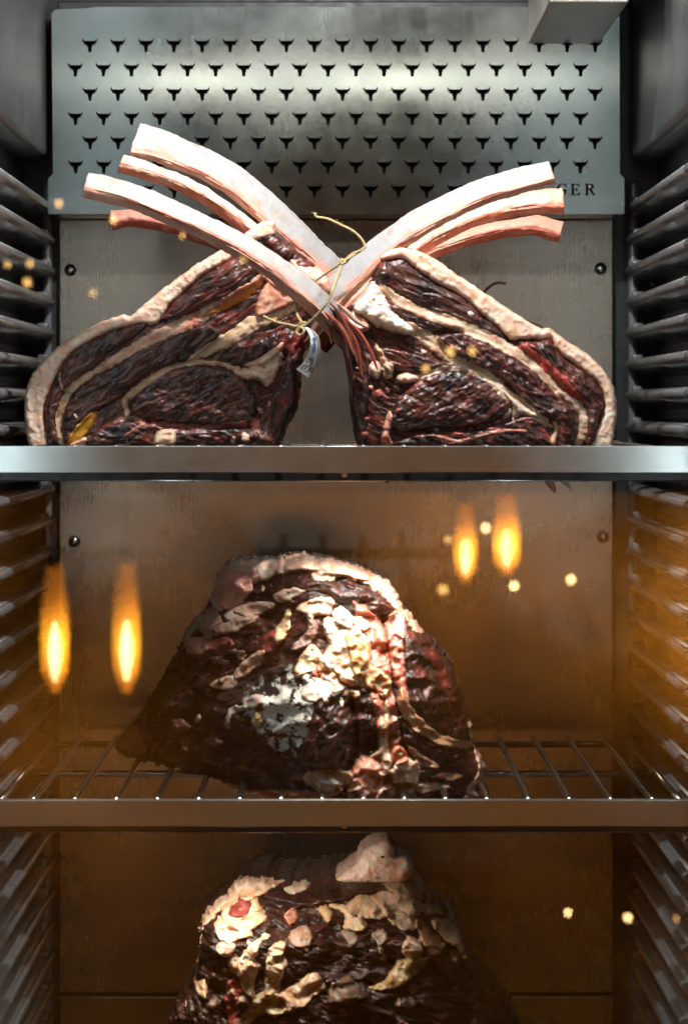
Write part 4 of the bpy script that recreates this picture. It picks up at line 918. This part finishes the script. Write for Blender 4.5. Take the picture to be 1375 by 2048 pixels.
fl4 = [(((125, 520), (132, 380), (160, 310), (230, 260), (275, 190), (310, 168), (350, 190), (400, 200), (440, 195), (360, 240), (330, 250), (250, 270), (190, 330), (160, 370), (150, 470)), (.66, .46, .34), 16),
       (((235, 290), (270, 260), (330, 240), (355, 280), (370, 320), (320, 358), (270, 340), (240, 330)), (.74, .50, .34), 18),
       (((240, 300), (290, 240), (325, 240), (330, 290), (290, 310)), (.22, .04, .03), 5),
       (((205, 370), (215, 325), (250, 340), (310, 350), (320, 380), (280, 395), (240, 402)), (.78, .62, .45), 16),
       (((205, 440), (220, 412), (255, 410), (262, 440), (235, 462)), (.72, .52, .42), 12),
       (((285, 500), (300, 460), (340, 420), (355, 430), (335, 480), (310, 510)), WHITE, 13),
       (((295, 560), (300, 510), (335, 490), (360, 510), (345, 560), (345, 600), (380, 605), (330, 608), (308, 590)), (.74, .58, .42), 15),
       (((390, 590), (395, 500), (410, 465), (445, 460), (460, 500), (440, 560), (430, 600)), (.76, .56, .40), 16),
       (((245, 480), (270, 460), (295, 500), (290, 535), (260, 520)), (.70, .48, .36), 10),
       (((215, 740), (260, 720), (300, 690), (340, 640), (400, 600), (450, 620), (480, 650), (440, 680), (380, 690), (330, 720), (300, 760), (230, 780)), (.76, .58, .34), 19),
       (((440, 600), (510, 570), (540, 535), (570, 540), (600, 580), (560, 610), (500, 660), (470, 630)), (.66, .48, .33), 16),
       (((640, 280), (660, 270), (700, 290), (760, 340), (720, 362), (680, 350), (690, 310)), (.70, .54, .35), 13),
       (((700, 280), (730, 245), (760, 240), (800, 270), (790, 310), (745, 310)), (.64, .46, .32), 14),
       (((780, 270), (830, 260), (850, 300), (820, 322), (790, 310)), (.62, .48, .34), 13),
       (((800, 245), (880, 225), (940, 245), (960, 290), (930, 310), (860, 290), (820, 260)), (.58, .38, .27), 14),
       (((850, 310), (900, 300), (960, 330), (940, 360), (890, 350)), (.52, .42, .32), 12),
       (((940, 260), (1000, 280), (1065, 310), (1010, 305), (960, 290)), (.56, .42, .28), 9),
       (((1020, 340), (1060, 340), (1110, 370), (1138, 430), (1135, 475), (1100, 430), (1050, 390)), (.60, .46, .28), 13),
       (((960, 330), (1010, 370), (1050, 420), (1020, 460), (980, 400)), (.48, .25, .15), 11),
       (((905, 430), (930, 395), (968, 420), (965, 455), (930, 480), (915, 460)), (.66, .50, .34), 12),
       (((800, 570), (850, 550), (890, 490), (950, 485), (990, 470), (970, 510), (910, 560), (850, 580)), (.58, .42, .22), 13),
       (((795, 390), (830, 365), (845, 400), (825, 420), (835, 460), (820, 450), (805, 410)), (.40, .33, .26), 8),
       (((670, 370), (720, 375), (735, 400), (700, 420), (685, 400)), (.28, .24, .19), 7),
       (((490, 375), (540, 360), (555, 390), (545, 440), (510, 420), (485, 410)), (.36, .24, .18), 8),
       (((460, 310), (485, 285), (505, 320), (480, 340)), (.46, .22, .16), 8),
       (((585, 290), (610, 275), (635, 300), (620, 330), (600, 310)), (.52, .36, .22), 9),
       (((465, 215), (540, 195), (530, 215), (490, 225)), (.66, .5, .38), 8),
       (((1085, 450), (1115, 455), (1110, 490), (1090, 475)), (.5, .38, .22), 7),
       (((110, 560), (125, 575), (155, 555), (158, 610), (130, 605)), (.62, .42, .26), 8),
       (((400, 450), (420, 415), (455, 420), (450, 455)), (.68, .50, .34), 9),
       (((640, 560), (700, 540), (745, 580), (730, 610), (660, 640), (620, 630)), (.24, .17, .12), 6),
       (((840, 200), (900, 195), (960, 230), (970, 250), (900, 225)), (.36, .25, .15), 7),
       (((240, 560), (280, 540), (300, 600), (290, 700), (250, 720), (230, 660)), (.30, .05, .04), 5),
       (((290, 610), (340, 615), (330, 640), (290, 690), (280, 650)), (.20, .07, .05), 5)]
for pts, b, t in fl4:
    big = max(b) > .33; cm_ = np.mean(pts, 0)
    if big: pts = [tuple(cm_ + (np.array(p_) - cm_) * 1.22) for p_ in pts]
    m('fat_flake' if big else 'tissue', z(*pts), 'fat', t * .6, max(4, t * .5), base=b, pink=.35, tint=tuple(np.array(b) * (.88, .66, .55)), amp=3.8, crack=.9, edge=2.8, es=18., n=2, red=.1, lift=t * .8, **K4)
flecks(R4, z, [(200, 380, 470, 760), (640, 250, 1000, 480), (240, 560, 560, 740), (960, 300, 1130, 480)], 46, 7, 18, [CREAM, WHITE, TAN, PINK, (.6, .45, .28)])
flecks(R4, z, [(560, 560, 1300, 760), (20, 600, 220, 760)], 22, 8, 26, [(.12, .06, .04), (.2, .1, .07), (.3, .2, .15)], 'tissue')

#@@TWINE
M['twine'] = plastic('hemp_twine', (.46, .33, .15), .85, 900, .45)
z = ZP(500, 400, 4.911)
def twine_mesh(paths, r=.00102, fuzz=True, seed=1):
    rng = random.Random(seed); V = []; Fq = []
    bmx = bmesh.new()
    for pts, Ys in paths:
        c = catmull(z(*pts), 8); k = len(c); yy = np.interp(np.linspace(0, 1, k), np.linspace(0, 1, len(Ys)), Ys)
        pp = [P(a, b, y) for (a, b), y in zip(c, yy)]
        # two twisted strands
        L = 0; acc = [0]
        for a, b in zip(pp[:-1], pp[1:]): L += (b - a).length; acc.append(L)
        n = max(20, int(L / .0007)); s = np.linspace(0, L, n)
        q = [Vector([np.interp(v, acc, [p[i] for p in pp]) for i in range(3)]) for v in s]
        for ph in (0, math.pi):
            pts2 = []
            for i in range(n):
                t = (q[min(i + 1, n - 1)] - q[max(i - 1, 0)]).normalized(); a1 = t.cross(Vector((0, 1, 0))).normalized(); a2 = t.cross(a1)
                a = s[i] / .0052 * 2 * math.pi + ph; pts2.append(q[i] + (a1 * math.cos(a) + a2 * math.sin(a)) * r * .52)
            b2 = tube(pts2, r * .72, 6); tmp = bpy.data.meshes.new('t'); b2.to_mesh(tmp); b2.free(); bmx.from_mesh(tmp); bpy.data.meshes.remove(tmp)
        if fuzz:
            for _ in range(int(L / .0016)):
                i = rng.randrange(n); d = Vector((rng.gauss(0, 1), rng.gauss(0, .5), rng.gauss(0, 1))).normalized(); l = rng.uniform(.0012, .0035)
                b2 = tube([q[i], q[i] + d * l * .6, q[i] + d * l + Vector((rng.gauss(0, 1), 0, rng.gauss(0, 1))) * .0005], .00011, 3); tmp = bpy.data.meshes.new('t'); b2.to_mesh(tmp); b2.free(); bmx.from_mesh(tmp); bpy.data.meshes.remove(tmp)
    return bm_mesh(bmx, 'twine', True)
tw = link('twine', twine_mesh([
    ([(640, 130), (650, 165), (760, 185), (880, 240), (1000, 300), (1080, 370), (1125, 450), (1090, 492), (1000, 530), (915, 605)], [2.49, 2.49, 2.49, 2.488, 2.49]),
    ([(1130, 460), (1060, 515), (985, 560), (905, 612)], [2.495, 2.488, 2.485]),
    ([(905, 605), (860, 640), (760, 710), (640, 795)], [2.487, 2.49, 2.50, 2.51]),
    ([(915, 612), (870, 720), (820, 860), (770, 980), (700, 1080), (620, 1165), (560, 1212), (490, 1240)], [2.487, 2.47, 2.442, 2.44, 2.445, 2.455, 2.46]),
    ([(505, 1240), (440, 1240), (380, 1225), (280, 1205), (200, 1175), (130, 1140)], [2.46, 2.462, 2.465]),
    ([(465, 1010), (452, 1080), (475, 1150), (510, 1200), (545, 1215)], [2.49, 2.47, 2.46]),
    ([(470, 1230), (500, 1205), (545, 1210), (520, 1245), (470, 1262), (455, 1300), (490, 1330), (530, 1290), (500, 1250), (470, 1290)], [2.458, 2.452, 2.455, 2.45, 2.455]),
    ([(885, 600), (905, 582), (930, 605), (910, 630), (888, 610), (915, 590)], [2.486, 2.48, 2.482]),
]), M['twine'])
props(tw, 'frayed hemp twine tying the crossed rib bones together', 'twine')
z = ZP(560, 380, 1.964)
M['dark_twine'] = plastic('dark_twine', (.10, .055, .025), .85, 900, .4)
tw2 = link('twine', twine_mesh([([(800, 400), (815, 385), (835, 370), (860, 364), (885, 368)], [2.57, 2.56, 2.55])], .0012, False), M['dark_twine'])
props(tw2, 'short dark twine end sticking up behind the fat cap', 'twine')

# paper tag: curled strip with hand-written figures
z = ZP(500, 400, 4.911)
def ribbon(Lp, Rp, Yl, Yr, name, mat, parent=None, n=24, mth=.0003):
    a = catmull(z(*Lp), 8); b = catmull(z(*Rp), 8)
    t = np.linspace(0, 1, n); ai = np.stack([np.interp(t, np.linspace(0, 1, len(a)), a[:, i]) for i in (0, 1)], 1); bi = np.stack([np.interp(t, np.linspace(0, 1, len(b)), b[:, i]) for i in (0, 1)], 1)
    yl = np.interp(t, np.linspace(0, 1, len(Yl)), Yl); yr = np.interp(t, np.linspace(0, 1, len(Yr)), Yr)
    bm = bmesh.new(); g = []
    for i in range(n):
        row = []
        for k in range(6):
            f = k / 5; p = ai[i] * (1 - f) + bi[i] * f; y = yl[i] * (1 - f) + yr[i] * f - .0012 * math.sin(f * math.pi)
            row.append(bm.verts.new(P(p[0], p[1], y)))
        g.append(row)
    for i in range(n - 1):
        for k in range(5): bm.faces.new((g[i][k], g[i + 1][k], g[i + 1][k + 1], g[i][k + 1]))
    r = bmesh.ops.solidify(bm, geom=bm.faces[:], thickness=mth)
    bmesh.ops.recalc_face_normals(bm, faces=bm.faces)
    def at(u, v, off=-.0006):
        i = np.clip(v, 0, 1) * (n - 1); i0 = int(min(n - 2, i)); f = i - i0
        A = ai[i0] * (1 - f) + ai[i0 + 1] * f; B = bi[i0] * (1 - f) + bi[i0 + 1] * f; q = A * (1 - u) + B * u
        y = np.interp(v, t, yl) * (1 - u) + np.interp(v, t, yr) * u - .0012 * math.sin(u * math.pi)
        return P(q[0], q[1], y + off)
    return bm_mesh(bm, name, False), at
M['paper'] = plastic('tag_paper', (.86, .86, .85), .7, 90, .04)
M['ink'] = plastic('grey_ink', (.10, .085, .08), .6, 90, .1); M['ink_blue'] = plastic('blue_ink', (.05, .12, .30), .6, 90, .1)
tg = empty('paper_tag', P(607, 655, 2.45), 'curled white paper tag with handwritten figures hanging from the twine', 'tag')
me, at = ribbon([(488, 1238), (545, 1265), (585, 1330), (592, 1410), (575, 1500), (525, 1590), (452, 1662)], [(505, 1238), (585, 1260), (640, 1330), (662, 1430), (655, 1530), (630, 1640), (575, 1748)], [2.455, 2.448, 2.444, 2.446, 2.452], [2.455, 2.452, 2.450, 2.452, 2.456], 'front_leaf', None)
link('front_leaf', me, M['paper'], tg)
me2, _ = ribbon([(560, 1262), (640, 1330), (660, 1430), (655, 1530), (625, 1640)], [(600, 1262), (668, 1330), (690, 1430), (692, 1530), (672, 1630)], [2.458, 2.456, 2.458], [2.462, 2.462, 2.464], 'rear_leaf', None)
M['paper2'] = plastic('tag_paper_back', (.52, .46, .38), .6, 90, .1)
link('rear_leaf', me2, M['paper2'], tg)
def stroke(pts, mat, r=.00036):
    c = catmull(pts, 6); link('writing', bm_mesh(tube([at(u, v) for u, v in c], r, 6), 'writing', True), mat, tg)
# figures run along the tag, read from its lower end upwards
stroke([(.30, .95), (.20, .90), (.30, .865), (.45, .88), (.42, .92), (.50, .86), (.66, .865), (.72, .91), (.60, .95)], M['ink'])
stroke([(.30, .83), (.20, .79), (.28, .755), (.46, .77), (.42, .80), (.52, .745), (.68, .755), (.72, .80), (.60, .83)], M['ink'])
stroke([(.10, .735), (.40, .725), (.75, .715)], M['ink'])
stroke([(.80, .90), (.98, .90), (.96, .86), (.82, .86), (.80, .90)], M['ink'])
stroke([(.45, .62), (.40, .58), (.55, .555), (.70, .58), (.66, .62), (.52, .64), (.45, .62)], M['ink_blue'])
stroke([(.45, .53), (.40, .49), (.55, .465), (.72, .49), (.70, .52), (.60, .53), (.45, .53)], M['ink_blue'])
stroke([(.48, .44), (.42, .40), (.56, .375), (.62, .41), (.55, .43), (.70, .38), (.78, .42), (.66, .44)], M['ink_blue'])

#@@ROOM  (seen only as reflections in the door glass: everything stands behind the camera)
YG = 2.265
def room_pt(px, py, d):
    """place in the room whose mirror image in the glass falls at that point; d = metres in front of the glass"""
    v = P(px, py, YG + d); return Vector((v.x, YG - d, v.z))
M['fil2'] = emis('filament_core', (1.0, .70, .30), 52.0)
M['bulb_small'] = emis('small_bulb_glow', (1.0, .56, .16), 16.0)
M['bulb_bright'] = emis('bright_bulb_glow', (1.0, .66, .26), 42.0)
M['amber'] = emis('amber_lampshade_glow', (1.0, .36, .03), 2.2)
def glow_mat():
    m = bpy.data.materials.new('filament_glow'); m.use_nodes = True; nt = m.node_tree
    nt.nodes.remove(nt.nodes['Principled BSDF'])
    at_ = N(nt, 'ShaderNodeAttribute', attribute_name='Col'); e = N(nt, 'ShaderNodeEmission'); e.inputs[1].default_value = 34.0
    nt.links.new(at_.outputs['Color'], e.inputs[0]); nt.links.new(e.outputs[0], nt.nodes['Material Output'].inputs[0]); return m
M['fil'] = glow_mat()
def heat(me, z0, H):
    """the coil glows hottest in its lower half"""
    a = me.color_attributes.new('Col', 'FLOAT_COLOR', 'POINT')
    for v, dt in zip(me.vertices, a.data):
        t = min(1, max(0, (z0 - v.co.z) / H)); k = .10 + .9 * math.exp(-((t - .62) / .26) ** 2); dt.color = (k, k * (.26 + .14 * k), k * .02, 1)
def spiral_lamp(px, py0, py1, wpx, d, label):
    a = room_pt(px, py0, d); b = room_pt(px, py1, d); k = pxm(YG + d); R = wpx / 2 / k
    o = empty('pendant_lamp', a, label, 'lamp', 'long filament lamps hanging in the room'); H = a.z - b.z
    pts = []; rr = []; turns = 19; n = turns * 14
    for i in range(n + 1):
        t = i / n; env = R * (.42 + .58 * math.sin(math.pi * min(1, .10 + t * .72))) * (1 if t < .84 else max(.30, 1 - (t - .84) * 4)); ang = t * turns * 2 * math.pi
        pts.append(Vector((a.x + env * math.cos(ang), a.y + env * math.sin(ang), a.z - H * t))); rr.append(R * .11)
    me = bm_mesh(tube(pts, .001, 6, True, rr), 'filament', True); heat(me, a.z, H); link('filament', me, M['fil'], o)
    core = tube([(a.x, a.y, a.z - H * (.42 + .50 * q)) for q in np.linspace(0, 1, 13)], .01, 12, True, [R * .46 * max(.02, math.sin(math.pi * (.02 + .96 * q))) for q in np.linspace(0, 1, 13)])
    link('filament_core', bm_mesh(core, 'filament_core', True), M['fil2'], o)
    bm = tube([(a.x, a.y, a.z + .005), (a.x, a.y, a.z + .03), (a.x, a.y, a.z + .08)], .02, 16, True, [R * .7, R * .8, R * .3]); link('socket', bm_mesh(bm, 'socket', True), M['brass'], o)
    bm = tube([(a.x, a.y, a.z + .08), (a.x, a.y, 2.6)], .004, 8); link('cord', bm_mesh(bm, 'cord', True), M['black'], o)
spiral_lamp(110, 1135, 1385, 52, 6.4, 'glowing spiral filament lamp mirrored over the left ledges')
spiral_lamp(253, 1130, 1385, 50, 6.4, 'glowing spiral filament lamp mirrored just right of the left ledges')
spiral_lamp(930, 1010, 1165, 40, 6.8, 'glowing filament lamp mirrored above the right side of the lower roast')
spiral_lamp(1012, 990, 1150, 48, 6.8, 'wider glowing filament lamp mirrored below the right rib roast')
def globe(px, py, r, d, mat, label):
    c = room_pt(px, py, d); k = pxm(YG + d); o = empty('globe_bulb', c, label, 'bulb', 'small bulbs glowing in the room')
    bm = bmesh.new(); bmesh.ops.create_uvsphere(bm, u_segments=14, v_segments=10, radius=r / k)
    for v in bm.verts: v.co.z *= 1.0 if v.co.z < 0 else 1.25; v.co += c
    link('glass_bulb', bm_mesh(bm, 'glass_bulb', True), mat, o)
    bm = tube([(c.x, c.y, c.z + r / k * 1.1), (c.x, c.y, c.z + r / k * 1.9)], r / k * .4, 8); link('socket', bm_mesh(bm, 'socket', True), M['brass'], o)
B, S_ = M['bulb_bright'], M['bulb_small']
for (px, py, r, mt, lb) in [
    (118, 408, 7, S_, 'small bulb mirrored on the lower left corner of the cover plate'), (228, 440, 6, S_, 'small bulb mirrored at the end of the lowest left bone'),
    (15, 530, 5, S_, 'small bulb mirrored at the far left edge over a ledge'), (60, 528, 5, S_, 'small bulb mirrored over the left ledges, upper of a close pair'), (55, 566, 6, S_, 'small bulb mirrored over the left ledges, lower of a close pair'),
    (187, 587, 5, S_, 'small bulb mirrored below the dark screw on the left'), (365, 472, 5, S_, 'small bulb mirrored between the left bones and the fat cap'), (485, 520, 4, S_, 'small bulb mirrored on the ribbed muscle of the left roast'),
    (900, 703, 7, S_, 'small bulb mirrored mid right roast, paler of a pair'), (943, 703, 6, S_, 'small yellow bulb mirrored mid right roast, right one of a pair'), (850, 738, 5, S_, 'small bulb mirrored on the seam above the eye muscle'),
    (895, 1080, 6, S_, 'small bulb mirrored left of the right hand filament lamps'), (970, 1057, 6, B, 'bright bulb mirrored between the two right hand filament lamps'),
    (1027, 1172, 6, B, 'bright bulb mirrored below the wider filament lamp'), (1141, 1160, 6, B, 'bright bulb mirrored on the back panel right of the lamps'), (885, 1180, 8, S_, 'dim bulb mirrored below the narrow filament lamp'),
    (1135, 1825, 6, B, 'bright bulb mirrored low on the back panel at the right'), (1255, 1836, 7, B, 'bright bulb mirrored low beside the right ledges'), (1352, 1838, 5, S_, 'dim bulb mirrored low over the right ledges'), (1222, 1832, 4, S_, 'faint bulb mirrored between two bright low ones')]:
    globe(px, py, r * rg.uniform(.8, 1.3), rg.uniform(4.2, 7.0), mt, lb)
def shade(px0, py0, px1, py1, d, label, mat=M['amber']):
    a = room_pt(px0, py0, d); b = room_pt(px1, py1, d); cx = (a.x + b.x) / 2; R = abs(b.x - a.x) / 2
    o = empty('lampshade', Vector((cx, a.y, b.z)), label, 'lamp'); bm = tube([(cx, a.y, a.z - (a.z - b.z) * q) for q in np.linspace(0, 1, 7)], R, 28, False, [R * (.82 + .18 * q) for q in np.linspace(0, 1, 7)])
    bmesh.ops.solidify(bm, geom=bm.faces[:], thickness=.004); link('shade', bm_mesh(bm, 'shade', True), mat, o)
    bm = tube([(cx, a.y, a.z), (cx, a.y, 2.6)], .005, 8); link('cord', bm_mesh(bm, 'cord', True), M['black'], o)
# floor and panelled wall behind the viewer
fl = box('room_floor', (-4, -5.0, -.62), (4, 1.9, -.60), M['wood']); props(fl, kind='structure')
wl = box('room_wall', (-4, -5.05, -.60), (4, -5.0, .62), M['wood']); props(wl, kind='structure')

# ------------------------------------------------------------------ dust on the glass
rd = random.Random(9); bm = bmesh.new()
def speck(px, py, r):
    c = P(px, py, 2.2612); n = rd.choice((4, 5, 6)); a0 = rd.uniform(0, 6); el = rd.uniform(.4, 1)
    vsx = []
    for yy in (0, .00015):
        vsx.append([bm.verts.new(c + Vector((math.cos(a0 + 6.283 * k / n) * r, yy, math.sin(a0 + 6.283 * k / n) * r * el))) for k in range(n)])
    bm.faces.new(vsx[0]); bm.faces.new(vsx[1][::-1])
    for k in range(n): bm.faces.new((vsx[0][k], vsx[0][(k + 1) % n], vsx[1][(k + 1) % n], vsx[1][k]))
for k in range(190): speck(rd.uniform(0, 1375), rd.betavariate(1.1, 1.6) * 2048, rd.uniform(.00012, .00034))
for k in range(60): speck(rd.gauss(1190, 60), rd.gauss(340, 70), rd.uniform(.00012, .0003))
for k in range(50): speck(rd.gauss(330, 60), rd.gauss(100, 40), rd.uniform(.0001, .00026))
bmesh.ops.recalc_face_normals(bm, faces=bm.faces)
M['dust'] = plastic('dust', (.6, .58, .54), .8)
ds = link('dust', bm_mesh(bm, 'dust'), M['dust']); props(ds, 'fine pale dust specks on the door glass', 'dust', kind='stuff')
